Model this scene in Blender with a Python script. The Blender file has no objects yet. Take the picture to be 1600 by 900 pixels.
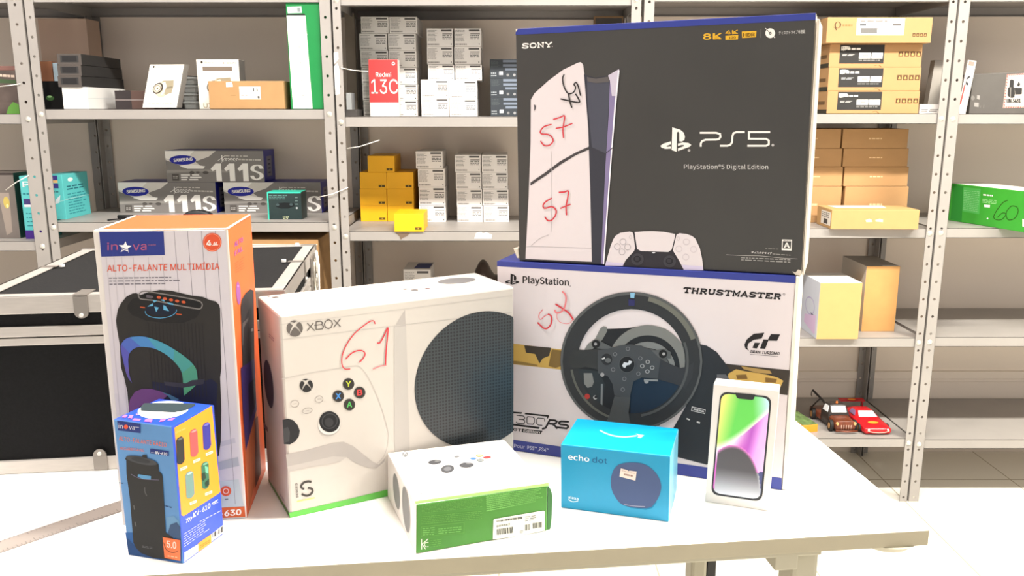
import bpy, bmesh, math, random
from math import sin, cos, tan, atan, radians, pi
from mathutils import Vector, Matrix
from mathutils.geometry import tessellate_polygon
random.seed(7)
sc = bpy.context.scene
COL = sc.collection

# ---------------------------------------------------------------- camera
FPX = 1330.6
PITCH = radians(11.775)
CAMZ = 1.25
TABLE = 0.74
cam_data = bpy.data.cameras.new('camera')
cam = bpy.data.objects.new('camera', cam_data); COL.objects.link(cam)
cam.location = (0, 0, CAMZ)
cam.rotation_euler = (radians(90) - PITCH, 0, 0)
cam_data.sensor_width = 36.0
cam_data.lens = 36.0 * FPX / 1600.0
cam_data.clip_start = 0.02
sc.camera = cam

# ---------------------------------------------------------------- world, lights, exposure
world = bpy.data.worlds.new('world'); sc.world = world
world.use_nodes = True
world.node_tree.nodes['Background'].inputs[0].default_value = (1.0, 0.95, 0.92, 1)
world.node_tree.nodes['Background'].inputs[1].default_value = 0.70
sc.view_settings.view_transform = 'Standard'
sc.view_settings.look = 'None'
sc.view_settings.gamma = 1.0
sc.view_settings.use_curve_mapping = False
sc.view_settings.exposure = 0.0

def area_light(name, loc, aim, sx, sy, power, color):
    l = bpy.data.lights.new(name, 'AREA'); l.shape = 'RECTANGLE'
    l.size = sx; l.size_y = sy; l.energy = power; l.color = color
    o = bpy.data.objects.new(name, l); COL.objects.link(o)
    o.location = loc
    d = Vector(aim) - Vector(loc)
    o.rotation_euler = d.to_track_quat('-Z', 'Y').to_euler()
    return o
area_light('ceiling_tube_left', (-1.35, 1.10, 2.85), (-1.35, 1.35, 0), 1.2, 0.10, 70, (1.0, 0.93, 0.90))
area_light('ceiling_tube_middle', (0.55, 1.16, 2.85), (0.55, 1.4, 0), 1.2, 0.10, 100, (1.0, 0.97, 0.92))
area_light('ceiling_tube_right', (2.35, 1.10, 2.85), (2.3, 1.6, 0), 1.2, 0.10, 135, (1.0, 0.95, 0.84))
area_light('fill_light_behind_camera', (1.0, -1.5, 2.8), (0.2, 1.4, 0.7), 1.6, 0.9, 20, (1.0, 0.95, 0.94))  # added soft fill, brightens the box fronts; no lamp seen there

# ---------------------------------------------------------------- photo geometry helpers
CP, SP_ = cos(PITCH), sin(PITCH)
CAM = Vector((0, 0, CAMZ))
def ray(u, v):
    a = (u - 800.0) / FPX; b = (v - 450.0) / FPX
    return Vector((a, CP - b * SP_, -SP_ - b * CP))
def pz(u, v, z):
    d = ray(u, v); return CAM + d * ((z - CAMZ) / d.z)
def py(u, v, Y):
    d = ray(u, v); return CAM + d * (Y / d.y)
def pp(u, v, P0, n):
    d = ray(u, v); return CAM + d * ((Vector(P0) - CAM).dot(n) / d.dot(n))
def depth_for(z, v):
    d = ray(800, v); return (z - CAMZ) / d.z * d.y

# ---------------------------------------------------------------- materials
MATS = {}
def lin(c):
    c = c / 255.0
    return c / 12.92 if c <= 0.04045 else ((c + 0.055) / 1.055) ** 2.4
def mat(name, rgb, rough=0.55, metal=0.0, var=0.0, scale=30.0, bump=0.0, spec=0.5, stretch=None):
    if name in MATS: return MATS[name]
    m = bpy.data.materials.new(name); m.use_nodes = True
    nt = m.node_tree; b = nt.nodes['Principled BSDF']
    c = (lin(rgb[0]), lin(rgb[1]), lin(rgb[2]), 1)
    b.inputs['Base Color'].default_value = c
    b.inputs['Roughness'].default_value = rough
    b.inputs['Metallic'].default_value = metal
    b.inputs['Specular IOR Level'].default_value = spec
    if var or bump:
        tc = nt.nodes.new('ShaderNodeTexCoord'); no = nt.nodes.new('ShaderNodeTexNoise')
        no.inputs['Scale'].default_value = scale; no.inputs['Detail'].default_value = 6
        src = tc.outputs['Object']
        if stretch:
            mp = nt.nodes.new('ShaderNodeMapping'); mp.inputs['Scale'].default_value = stretch
            nt.links.new(src, mp.inputs[0]); src = mp.outputs[0]
        nt.links.new(src, no.inputs['Vector'])
        if var:
            r = nt.nodes.new('ShaderNodeValToRGB')
            r.color_ramp.elements[0].position = 0.3; r.color_ramp.elements[1].position = 0.7
            r.color_ramp.elements[0].color = tuple(max(0, x * (1 - var)) for x in c[:3]) + (1,)
            r.color_ramp.elements[1].color = tuple(min(1, x * (1 + var)) for x in c[:3]) + (1,)
            nt.links.new(no.outputs['Fac'], r.inputs[0]); nt.links.new(r.outputs[0], b.inputs['Base Color'])
        if bump:
            bp = nt.nodes.new('ShaderNodeBump'); bp.inputs['Strength'].default_value = bump; bp.inputs['Distance'].default_value = 0.002
            nt.links.new(no.outputs['Fac'], bp.inputs['Height']); nt.links.new(bp.outputs[0], b.inputs['Normal'])
    MATS[name] = m
    return m
def ink(r, g, b, rough=0.6):
    return mat('ink_%d_%d_%d' % (r, g, b), (r, g, b), rough, spec=0.3)

STEEL = mat('painted_shelf_steel', (153, 148, 143), 0.45, var=0.05, scale=8, bump=0.05)
BOLT = mat('zinc_bolt', (215, 213, 205), 0.35, 0.6)
WHITECARD = mat('white_coated_card', (219, 213, 207), 0.45, var=0.012, scale=12)
CARDBOARD = mat('brown_cardboard', (168, 130, 86), 0.8, var=0.05, scale=25, bump=0.05)
CARD_EDGE = mat('worn_card_edge', (205, 196, 180), 0.8, var=0.08, scale=60)
WHITE = mat('white_plastic', (235, 233, 228), 0.4)
BLACK = mat('black_plastic', (22, 22, 24), 0.4)

# ---------------------------------------------------------------- object helpers
def link(o, parent=None):
    COL.objects.link(o)
    if parent is not None: o.parent = parent
    return o
def tag(o, label=None, cat=None, group=None, kind=None):
    if label: o['label'] = label
    if cat: o['category'] = cat
    if group: o['group'] = group
    if kind: o['kind'] = kind
    return o
def thing(name, label, cat, loc=(0, 0, 0), rz=0.0, group=None):
    o = bpy.data.objects.new(name, None); COL.objects.link(o)
    o.location = loc; o.rotation_euler = (0, 0, rz); o.empty_display_size = 0.05
    return tag(o, label, cat, group)
class MB:
    """collects polygons of one mesh, world or local coordinates"""
    def __init__(s): s.v = []; s.f = []; s.m = []; s.mats = []; s.sm = []
    def mi(s, m):
        if m not in s.mats: s.mats.append(m)
        return s.mats.index(m)
    def add(s, verts, faces, m, smooth=False):
        o = len(s.v); s.v += [tuple(v) for v in verts]; k = s.mi(m)
        for f in faces: s.f.append([o + i for i in f]); s.m.append(k); s.sm.append(smooth)
    def box(s, x0, x1, y0, y1, z0, z1, m):
        V = [(x0,y0,z0),(x1,y0,z0),(x1,y1,z0),(x0,y1,z0),(x0,y0,z1),(x1,y0,z1),(x1,y1,z1),(x0,y1,z1)]
        s.hexa(V, m)
    def hexa(s, V, m, mf=None):
        # V: bottom fl fr br bl, top fl fr br bl ; mf: dict face-> material
        F = {'bottom': (3,2,1,0), 'top': (4,5,6,7), 'front': (0,1,5,4), 'right': (1,2,6,5), 'back': (2,3,7,6), 'left': (3,0,4,7)}
        o = len(s.v); s.v += [tuple(v) for v in V]
        for k, f in F.items():
            mm = (mf or {}).get(k, m)
            s.f.append([o + i for i in f]); s.m.append(s.mi(mm)); s.sm.append(False)
    def cyl(s, p0, p1, r0, m, r1=None, n=16, caps=True, smooth=True):
        p0 = Vector(p0); p1 = Vector(p1); r1 = r0 if r1 is None else r1
        d = (p1 - p0).normalized(); a = d.orthogonal().normalized(); b = d.cross(a)
        V = []
        for p, r in ((p0, r0), (p1, r1)):
            for i in range(n):
                t = 2 * pi * i / n; V.append(p + (a * cos(t) + b * sin(t)) * r)
        F = [(i, (i + 1) % n, n + (i + 1) % n, n + i) for i in range(n)]
        s.add(V, F, m, smooth)
        if caps:
            s.add(V[:n], [tuple(reversed(range(n)))], m); s.add(V[n:], [tuple(range(n))], m)
    def tube(s, pts, r, m, n=8):
        pts = [Vector(p) for p in pts]; V = []; prev = None
        for i, p in enumerate(pts):
            d = (pts[min(i + 1, len(pts) - 1)] - pts[max(i - 1, 0)]).normalized()
            a = d.orthogonal().normalized() if prev is None else (prev - d * prev.dot(d)).normalized()
            prev = a; b = d.cross(a)
            for k in range(n):
                t = 2 * pi * k / n; V.append(p + (a * cos(t) + b * sin(t)) * r)
        F = []
        for i in range(len(pts) - 1):
            for k in range(n): F.append((i*n+k, i*n+(k+1)%n, (i+1)*n+(k+1)%n, (i+1)*n+k))
        F.append(tuple(reversed(range(n)))); F.append(tuple(range((len(pts)-1)*n, len(pts)*n)))
        s.add(V, F, m, True)
    def sweep(s, sections, m, smooth=True, caps=True):
        n = len(sections[0]); V = [p for q in sections for p in q]; F = []
        for i in range(len(sections) - 1):
            for k in range(n): F.append((i*n+k, i*n+(k+1)%n, (i+1)*n+(k+1)%n, (i+1)*n+k))
        if caps: F.append(tuple(reversed(range(n)))); F.append(tuple(range((len(sections)-1)*n, len(sections)*n)))
        s.add(V, F, m, smooth)
    def build(s, name, parent=None, bevel=0.0, subsurf=0, origin=None, seg=2):
        me = bpy.data.meshes.new(name)
        base = Vector(origin) if origin is not None else (Vector(parent_world(parent)) if parent is not None else Vector((0, 0, 0)))
        me.from_pydata([tuple(Vector(v) - base) for v in s.v], [], s.f)
        for m in s.mats: me.materials.append(m)
        for p, k, sm in zip(me.polygons, s.m, s.sm): p.material_index = k; p.use_smooth = sm
        me.update()
        bm = bmesh.new(); bm.from_mesh(me); bmesh.ops.recalc_face_normals(bm, faces=bm.faces); bm.to_mesh(me); bm.free()
        o = bpy.data.objects.new(name, me); link(o, parent)
        if parent is None: o.location = base
        if bevel:
            b = o.modifiers.new('bevel', 'BEVEL'); b.width = bevel; b.segments = seg; b.limit_method = 'ANGLE'; b.angle_limit = radians(40)
        if subsurf:
            q = o.modifiers.new('subsurf', 'SUBSURF'); q.levels = subsurf; q.render_levels = subsurf
        return o
def parent_world(p):
    v = Vector((0, 0, 0))
    while p is not None: v += p.location; p = p.parent
    return v

# ---------------------------------------------------------------- printed artwork (flat ink on flat faces)
class Face:
    """a flat printed face; art is given in photograph pixels or in face fractions"""
    def __init__(s, P0, n, quad=None):
        s.P0 = Vector(P0); s.n = Vector(n).normalized()
        if (CAM - s.P0).dot(s.n) < 0: s.n = -s.n
        s.quad = [Vector(q) for q in quad] if quad else None     # TL TR BR BL world
    def px(s, u, v, layer): return pp(u, v, s.P0 + s.n * (layer * 0.00022), s.n)
    def st(s, a, b, layer):
        TL, TR, BR, BL = s.quad
        return (TL * (1-a) + TR * a) * (1-b) + (BL * (1-a) + BR * a) * b + s.n * (layer * 0.00022)
def poly(*pts):
    pts = [Vector((p[0], p[1], 0)) for p in pts]
    return [(p.x, p.y) for p in pts], [tuple(t) for t in tessellate_polygon([pts])]
def polyh(outer, *holes):
    ls = [[Vector((p[0], p[1], 0)) for p in l] for l in (outer,) + holes]
    flat = [(p.x, p.y) for l in ls for p in l]
    return flat, [tuple(t) for t in tessellate_polygon(ls)]
def ellp(cx, cy, rx, ry, ang=0, n=36, a0=0, a1=360):
    a = radians(ang); out = []
    full = abs(a1 - a0) >= 360
    for i in range(n if full else n + 1):
        t = radians(a0 + (a1 - a0) * i / n); x = rx * cos(t); y = ry * sin(t)
        out.append((cx + x * cos(a) - y * sin(a), cy + x * sin(a) + y * cos(a)))
    return out
def ell(cx, cy, rx, ry=None, ang=0, n=36): return poly(*ellp(cx, cy, rx, rx if ry is None else ry, ang, n))
def ring(cx, cy, rx, ry, w, ang=0, n=48):
    return polyh(ellp(cx, cy, rx, ry, ang, n), list(reversed(ellp(cx, cy, rx - w, ry - w, ang, n))))
def rect(x0, y0, x1, y1): return poly((x0, y0), (x1, y0), (x1, y1), (x0, y1))
def smoothpts(P, k=5):
    if len(P) < 3: return P
    out = []
    for i in range(len(P) - 1):
        p0 = P[max(i-1, 0)]; p1 = P[i]; p2 = P[i+1]; p3 = P[min(i+2, len(P)-1)]
        for j in range(k):
            t = j / k
            out.append(tuple(0.5 * ((2*p1[c]) + (-p0[c]+p2[c])*t + (2*p0[c]-5*p1[c]+4*p2[c]-p3[c])*t*t + (-p0[c]+3*p1[c]-3*p2[c]+p3[c])*t**3) for c in (0, 1)))
    out.append(P[-1]); return out
def stroke(P, w, smooth=True, cap=True):
    Q = smoothpts(P) if smooth else list(P)
    V = []; F = []
    h = w / 2
    for i, p in enumerate(Q):
        a = Q[max(i-1, 0)]; b = Q[min(i+1, len(Q)-1)]
        if not smooth and 0 < i < len(Q)-1:
            d1 = Vector((p[0]-a[0], p[1]-a[1])).normalized(); d2 = Vector((b[0]-p[0], b[1]-p[1])).normalized()
            t = (d1 + d2).normalized() if (d1 + d2).length > 1e-6 else d1
            k = min(1.0 / max(0.35, t.dot(d1)), 2)
        else:
            t = Vector((b[0]-a[0], b[1]-a[1])); t = t.normalized() if t.length > 1e-9 else Vector((1, 0)); k = 1
        n = (-t.y * h * k, t.x * h * k)
        V += [(p[0]+n[0], p[1]+n[1]), (p[0]-n[0], p[1]-n[1])]
    for i in range(len(Q) - 1): F.append((2*i, 2*i+1, 2*i+3, 2*i+2))
    if cap:
        for e in (Q[0], Q[-1]):
            o = len(V); V += [(x_, y_, 0.06) for x_, y_ in ellp(e[0], e[1], h, h, 0, 10)]; F.append(tuple(range(o, o + 10)))
    return V, F
def multi(*prims):
    V = []; F = []
    for k_, (v, f) in enumerate(prims):
        o = len(V); V += [(p[0], p[1], (p[2] if len(p) > 2 else 0) + 0.02 * (k_ % 12)) for p in v]; F += [tuple(o + i for i in q) for q in f]
    return V, F
TXT = {}
def bundled_font(fname):
    """one of the typefaces that come with Blender itself; None falls back to the built-in one"""
    try:
        import os
        d = bpy.utils.system_resource('DATAFILES', path='fonts')
        return bpy.data.fonts.load(os.path.join(d, fname)) if d else None
    except Exception:
        return None
SANS = bundled_font('Inter.woff2'); HUMAN = bundled_font('Noto Sans CJK Regular.woff2')
def textmesh(body, bold):
    key = (body, bold)
    if key in TXT: return TXT[key]
    cu = bpy.data.curves.new('lettering_curve', 'FONT'); cu.body = body; cu.size = 1; cu.offset = bold; cu.resolution_u = 3
    ft = HUMAN if (ord(max(body)) > 0x3000 or body in HUMANIST) else SANS
    if ft: cu.font = ft
    o = bpy.data.objects.new('lettering_source', cu); COL.objects.link(o)
    dg = bpy.context.evaluated_depsgraph_get()
    me = bpy.data.meshes.new_from_object(o.evaluated_get(dg))
    V = [(v.co.x, v.co.y) for v in me.vertices]; F = [tuple(p.vertices) for p in me.polygons]
    bpy.data.objects.remove(o); bpy.data.curves.remove(cu); bpy.data.meshes.remove(me)
    TXT[key] = (V, F)
    return V, F
CAPH = None
HUMANIST = ('PlayStation®5 Digital Edition', 'PlayStation', 'echo', 'dot', 'alexa')
def text(body, p0, p1, h, bold=0.0, up=None, slant=0.0):
    """baseline from p0 to p1, capital height h, up = direction of the letters"""
    V, F = textmesh(body, 0.0)
    human = ord(max(body)) > 0x3000 or body in HUMANIST
    CAPH = max(y for x, y in textmesh('Playstation'.replace('Playstation', 'HH') if not human else 'PlayStation', 0.0)[0])
    if human: CAPH *= 0.96
    x0 = min(x for x, y in V); x1 = max(x for x, y in V)
    if up is None: up = (0, -1)
    L = math.hypot(*up); up = (up[0] / L, up[1] / L)
    dx = (p1[0] - p0[0], p1[1] - p0[1]); dl = math.hypot(*dx)
    out = []
    for x, y in V:
        a = (x - x0) / (x1 - x0); b = y / CAPH
        q = b * h * slant / dl
        out.append((p0[0] + dx[0] * (a + q) + up[0] * h * b, p0[1] + dx[1] * (a + q) + up[1] * h * b))
    if bold > 0.004:
        k = bold * 0.75 * h / CAPH; n0 = len(out); base_ = list(out); F = list(F); F0 = list(F)
        for qi, (ox, oy) in enumerate(((k, 0), (-k, 0), (0, k * 0.6), (0, -k * 0.6))):
            o_ = len(out); out += [(x + ox, y + oy, 0.05 * (qi + 1)) for x, y in base_]; F += [tuple(o_ + i for i in f) for f in F0]
    return out, F
def dashes(q, rows, seed=1, fill=0.5, words=(3, 9), ragged=0.2):
    """fine print: rows of little bars inside the quad TL TR BR BL"""
    rnd = random.Random(seed); out = []
    def B(a, b):
        return tuple((q[0][c]*(1-a)+q[1][c]*a)*(1-b)+(q[3][c]*(1-a)+q[2][c]*a)*b for c in (0, 1))
    for r in range(rows):
        y0 = (r + 0.5 - fill/2) / rows; y1 = (r + 0.5 + fill/2) / rows
        end = 1 - rnd.random() * ragged; n = rnd.randint(*words); x = 0
        ws = [0.4 + rnd.random() for _ in range(n)]; tot = sum(ws) + 0.25 * (n - 1)
        for w in ws:
            a0 = x / tot * end; a1 = (x + w) / tot * end; x += w + 0.25
            out.append(poly(B(a0, y0), B(a1, y0), B(a1, y1), B(a0, y1)))
    return multi(*out)
def barcode(q, n=24, seed=3):
    rnd = random.Random(seed); out = []
    def B(a, b):
        return tuple((q[0][c]*(1-a)+q[1][c]*a)*(1-b)+(q[3][c]*(1-a)+q[2][c]*a)*b for c in (0, 1))
    x = 0
    while x < 1:
        w = rnd.choice((1, 1, 2, 3)) / (n * 2.4); x1 = min(1, x + w)
        out.append(poly(B(x, 0), B(x1, 0), B(x1, 1), B(x, 1))); x = x1 + rnd.choice((1, 1, 2)) / (n * 2.4)
    return multi(*out)
def prints(name, face, parent, items, mode='px', label=None):
    """items: (material, primitive, layer)"""
    mb = MB()
    for idx, (m, (V, F), layer) in enumerate(items):
        W = [(face.px if mode == 'px' else face.st)(p[0], p[1], layer + (idx % 40) * 0.015 + (p[2] if len(p) > 2 else 0)) for p in V]
        mb.add(W, F, m)
    base = parent_world(parent)
    me = bpy.data.meshes.new(name)
    R = Matrix.Identity(4)
    me.from_pydata([tuple(Vector(v) - base) for v in mb.v], [], mb.f)
    for m in mb.mats: me.materials.append(m)
    for p, k in zip(me.polygons, mb.m):
        p.material_index = k
    me.update()
    o = bpy.data.objects.new(name, me); link(o, parent)
    if label: o['label'] = label
    return o

# ================================================================ THE SETTING
D = depth_for(0.0, 783)                      # front plane of the racks, from the foot of the right-hand posts
YB = D + 0.40                                # back of the racks
YW = D + 0.413                               # wall
WALL = mat('taupe_wall_paint', (240, 227, 212), 0.85, var=0.03, scale=1.4, bump=0.05)
CEIL = mat('ceiling_paint', (225, 222, 215), 0.9)
def tile_mat():
    m = bpy.data.materials.new('cream_floor_tiles'); m.use_nodes = True; nt = m.node_tree
    b = nt.nodes['Principled BSDF']; b.inputs['Roughness'].default_value = 0.22
    tc = nt.nodes.new('ShaderNodeTexCoord'); mp = nt.nodes.new('ShaderNodeMapping')
    mp.inputs['Location'].default_value = (-0.404 + 0.44 * 10, -(2.748 - 0.44 * 10), 0)
    br = nt.nodes.new('ShaderNodeTexBrick'); br.offset = 0; br.squash = 1
    br.inputs['Scale'].default_value = 1; br.inputs['Brick Width'].default_value = 0.44; br.inputs['Row Height'].default_value = 0.44
    br.inputs['Mortar Size'].default_value = 0.0022; br.inputs['Mortar Smooth'].default_value = 0.1
    br.inputs['Color1'].default_value = (lin(236), lin(231), lin(218), 1); br.inputs['Color2'].default_value = (lin(239), lin(234), lin(222), 1)
    br.inputs['Mortar'].default_value = (lin(172), lin(162), lin(140), 1)
    nt.links.new(tc.outputs['Object'], mp.inputs[0]); nt.links.new(mp.outputs[0], br.inputs['Vector']); nt.links.new(br.outputs['Color'], b.inputs['Base Color'])
    return m
def slab(name, x0, x1, y0, y1, z0, z1, m, bevel=0.0):
    mb = MB(); mb.box(x0, x1, y0, y1, z0, z1, m); o = mb.build(name, bevel=bevel); o['kind'] = 'structure'; return o
slab('floor', -3.2, 3.6, -2.6, YW + 0.1, -0.05, 0, tile_mat())
slab('wall_back', -3.2, 3.6, YW, YW + 0.1, 0, 3.0, WALL)
slab('ceiling', -3.2, 3.6, -2.6, YW + 0.1, 3.0, 3.05, CEIL)
# shallow horizontal ledge running along the wall low down
zt = py(1500, 582, YW - 0.02).z; zb = py(1500, 594, YW - 0.02).z
mb = MB()
mb.box(-3.2, 3.6, YW - 0.0085, YW, zb, zt, WALL); mb.box(-3.2, 3.6, YW - 0.005, YW, zb - 0.012, zb, WALL)
tag(mb.build('trim_1', bevel=0.003), kind='structure')

# ================================================================ RACKS
PITCH_H = 28.2 * D / CP / FPX * 0.985
def post_plate(mb, X0, X1, y, z0, z1, m, phase, yback=None, hole_r=0.0042):
    """a flat strip with a row of real holes, then its return flange"""
    th = 0.0018; xc = (X0 + X1) / 2; hw = (X1 - X0) / 2
    n = int((z1 - z0) / PITCH_H) + 2; zs = z0 - phase
    cells = []
    z = zs
    while z < z1:
        cells.append((max(z, z0), min(z + PITCH_H, z1), z + PITCH_H / 2)); z += PITCH_H
    for a, b, c in cells:
        if b - a < 1e-4: continue
        if c - hole_r < a + 0.001 or c + hole_r > b - 0.001:
            mb.box(X0, X1, y, y + th, a, b, m); continue
        cs = [(X1, b), (X0, b), (X0, a), (X1, a)]
        outer = []
        for i in range(4):
            p, q = cs[i], cs[(i + 1) % 4]
            for k in range(4): outer.append((p[0] + (q[0] - p[0]) * k / 4, p[1] + (q[1] - p[1]) * k / 4))
        K = 16
        inner = []
        for p in outer:
            l_ = math.hypot(p[0] - xc, p[1] - c); inner.append((xc + (p[0] - xc) / l_ * hole_r, c + (p[1] - c) / l_ * hole_r))
        for yy in (y, y + th):
            V = [(p[0], yy, p[1]) for p in outer + inner]
            mb.add(V, [(i, (i+1) % K, K + (i+1) % K, K + i) for i in range(K)], m)
        V = [(p[0], y, p[1]) for p in inner] + [(p[0], y + th, p[1]) for p in inner]
        mb.add(V, [(i, (i+1) % K, K + (i+1) % K, K + i) for i in range(K)], m)
    mb.box(X0, X0 + 0.0004, y, y + th, z0, z1, m); mb.box(X1 - 0.0004, X1, y, y + th, z0, z1, m)
def build_no_recalc(mb, name, parent):
    return mb.build(name, parent)
def rack(label, xl0, xl1, xr0, xr1, levels, ztop=2.0, lip=0.030, holes_phase=0.0):
    xl = xl0; xr = xr1
    root = thing('steel_shelving_unit', label, 'shelving unit', ((xl + xr) / 2, D, 0), group='grey steel shelving units along the wall')
    yf = D - 0.002
    for side, (a, b) in (('l', (xl0, xl1)), ('r', (xr0, xr1))):
        mb = MB(); post_plate(mb, a, b, yf - 0.0018, 0.0, ztop, STEEL, holes_phase)
        xo = a if side == 'l' else b
        s = 1 if side == 'l' else -1
        mb.box(min(xo, xo + s*0.0018), max(xo, xo + s*0.0018), yf, yf + 0.035, 0, ztop, STEEL)
        mb.build('post', root)
        mb = MB(); w = b - a
        aa, bb = (a, b)
        post_plate(mb, aa, bb, YB + 0.002, 0.0, ztop, STEEL, holes_phase)
        mb.box(min(xo, xo + s*0.0018), max(xo, xo + s*0.0018), YB - 0.033, YB + 0.002, 0, ztop, STEEL)
        mb.build('post', root)
    for z in levels + [1.935]:
        mb = MB(); t = 0.0012
        mb.box(xl + 0.002, xr - 0.002, D, YB, z - t, z, STEEL)
        mb.box(xl + 0.002, xr - 0.002, D, D + t, z - lip, z, STEEL)
        mb.box(xl + 0.002, xr - 0.002, D, D + 0.012, z - lip, z - lip + t, STEEL)
        mb.box(xl + 0.002, xr - 0.002, YB - t, YB, z - lip, z, STEEL)
        mb.box(xl + 0.002, xr - 0.002, YB - 0.012, YB, z - lip, z - lip + t, STEEL)
        mb.box(xl + 0.002, xl + 0.002 + t, D, YB, z - lip, z, STEEL)
        mb.box(xr - 0.002 - t, xr - 0.002, D, YB, z - lip, z, STEEL)
        sh = mb.build('shelf', root)
        for x in ((xl0 + xl1) / 2, (xr0 + xr1) / 2):
            mb = MB()
            mb.cyl((x, yf - 0.0018, z - lip/2), (x, yf - 0.0065, z - lip/2), 0.0080, BOLT, r1=0.0035, n=18)
            mb.build('bolt', sh)
    return root
def X(u, v): return py(u, v, D).x
def Z(v): return py(800, v, D).z
def avgX(a, b): return (X(*a) + X(*b)) / 2
b0r = (avgX((11.5, 0), (58.5, 400)), avgX((34, 0), (80.5, 400)))
b1l = (avgX((36.5, 0), (84, 400)), avgX((52.5, 0), (96, 400)))
b1r = (avgX((496, 0), (521, 440)), avgX((514.5, 0), (535.5, 440)))
b2l = (avgX((517.5, 0), (538, 440)), avgX((532, 0), (549.5, 440)))
b2r = (avgX((986, 20), (986, 20)), avgX((1001.5, 20), (1001.5, 20)))
b3l = (X(1006, 20), X(1022, 20))
b3r = (avgX((1484, 0), (1403, 783)), avgX((1499, 0), (1413, 783)))
b4l = (avgX((1503, 0), (1415, 783)), avgX((1520.5, 0), (1430, 783)))
L0 = [Z(-12), Z(178), Z(377), Z(540), Z(690)]
L1 = [Z(-13), Z(170.5), Z(347.5), Z(525), Z(690)]
L2 = [Z(-8), Z(182.5), Z(361.5), Z(530), Z(690)]
L3 = [Z(-14), Z(177.5), Z(357), Z(528), Z(685)]
L4 = [Z(-14), Z(178), Z(356.5), Z(527), Z(687)]
rack('grey steel shelving unit cut off by the left edge, dark boxes on it', b0r[0] - 0.86, b0r[0] - 0.826, b0r[0], b0r[1], L0, holes_phase=0.02)
rack('grey steel shelving unit behind the flight case, with toner boxes', b1l[0], b1l[1], b1r[0], b1r[1], L1, holes_phase=0.0)
RK2 = rack('grey steel shelving unit stacked with white and yellow phone boxes', b2l[0], b2l[1], b2r[0], b2r[1], L2, holes_phase=0.03)
rack('steel shelving unit with brown network boxes and toy cars', b3l[0], b3l[1], b3r[0], b3r[1], L3, holes_phase=0.012)
rack('nearly empty steel shelving unit at the right edge', b4l[0], b4l[1], b4l[0] + 0.86, b4l[0] + 0.895, L4, holes_phase=0.012)

# worn stickers on the middle unit
def scrap(name, parent, quads, Yv, m):
    f = Face((0, Yv, 0), (0, -1, 0)); return prints(name, f, parent, [(m, q, 1) for q in quads])
PAPER = mat('torn_paper', (232, 230, 222), 0.8)
yq = D - 0.0042
scrap('torn_sticker', RK2, [poly((521.5, 82), (528, 81), (529, 92), (525, 97), (522, 100)), poly((522, 104), (527, 99), (530, 104), (531, 125), (531, 147), (524, 148), (523, 128))], yq, PAPER)
scrap('torn_sticker', RK2, [poly((741, 373), (744, 364), (752, 362), (754, 365), (760, 363), (769, 367), (768, 373))], D - 0.0005, PAPER)
scrap('peeled_tape', RK2, [poly((618, 364), (641, 364), (636, 369), (629, 372), (626, 375), (624, 369))], D - 0.0005, mat('brown_tape', (110, 92, 74), 0.6))

# ================================================================ TABLE
def lerp(a, b, t): return a + (b - a) * t
FR = pz(1452.5, 828.5, TABLE); FL0 = pz(400, 889, TABLE)
tdir = (FR - FL0).normalized(); tdir.z = 0; tdir.normalize()
RB = pz(1265, 675, TABLE); rdir = (RB - FR); rdir.z = 0; rdir.normalize()
TABLETOP = mat('white_laminate', (240, 238, 232), 0.35, var=0.01, scale=5)
EDGE = mat('beige_edge_band', (168, 160, 138), 0.55, var=0.04, scale=20)
LEGM = mat('light_grey_powder_coat', (172, 167, 148), 0.5, var=0.02, scale=8)
A = FR - tdir * 1.62; B = FR; Cc = FR + rdir * 0.84; Dd = A + rdir * 0.84
th = 0.0205
table = thing('work_table', 'white laminate work table holding the numbered boxes', 'table', ((A + Cc) / 2).to_tuple()[:2] + (0,))
mb = MB()
V = [p - Vector((0, 0, th)) for p in (A, B, Cc, Dd)] + [A, B, Cc, Dd]
mb.hexa(V, EDGE, {'top': TABLETOP})
mb.build('table_top', table, bevel=0.0008)
# steel frame under the top
def bar(mb, p, q, w, z0, z1, m):
    d = (q - p).normalized(); n = Vector((-d.y, d.x, 0)) * w
    V = [p, q, q + n, p + n]
    mb.hexa([Vector((a.x, a.y, z0)) for a in V] + [Vector((a.x, a.y, z1)) for a in V], m)
zr = TABLE - th
fr0 = FR - tdir * 0.132 + rdir * 0.012; fl0 = A + tdir * 0.132 + rdir * 0.012
mb = MB()
bar(mb, fl0, fr0, 0.03, zr - 0.012, zr, LEGM)
bar(mb, fl0 + rdir * 0.74, fr0 + rdir * 0.74, 0.03, zr - 0.02, zr, LEGM)
bar(mb, fr0 - tdir * 0.03, fr0 - tdir * 0.03 + rdir * 0.77, 0.03, zr - 0.03, zr - 0.002, LEGM)
bar(mb, fl0, fl0 + rdir * 0.77, 0.03, zr - 0.03, zr - 0.002, LEGM)
mb.build('frame', table, bevel=0.002)
for base in (fr0 - tdir * 0.03, fl0):
    mb = MB()
    mb.box(base.x, base.x + 0.034, base.y + 0.02, base.y + 0.075, 0.03, zr - 0.001, LEGM)
    mb.build('leg', table, bevel=0.006)
    mb = MB()
    mb.box(base.x - 0.056, base.x - 0.03, base.y + 0.33, base.y + 0.38, 0.03, zr - 0.001, LEGM)
    mb.build('leg', table, bevel=0.005)
    mb = MB()
    mb.box(base.x - 0.028, base.x - 0.014, base.y + 0.335, base.y + 0.375, 0.03, zr - 0.001, BLACK)  # plain black strip beside the rear leg
    mb.build('black_leg_strip', table)
    mb = MB()
    mb.box(base.x - 0.06, base.x + 0.04, base.y - 0.02, base.y + 0.7, 0.0, 0.03, LEGM)
    mb.build('foot', table, bevel=0.006)
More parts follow.
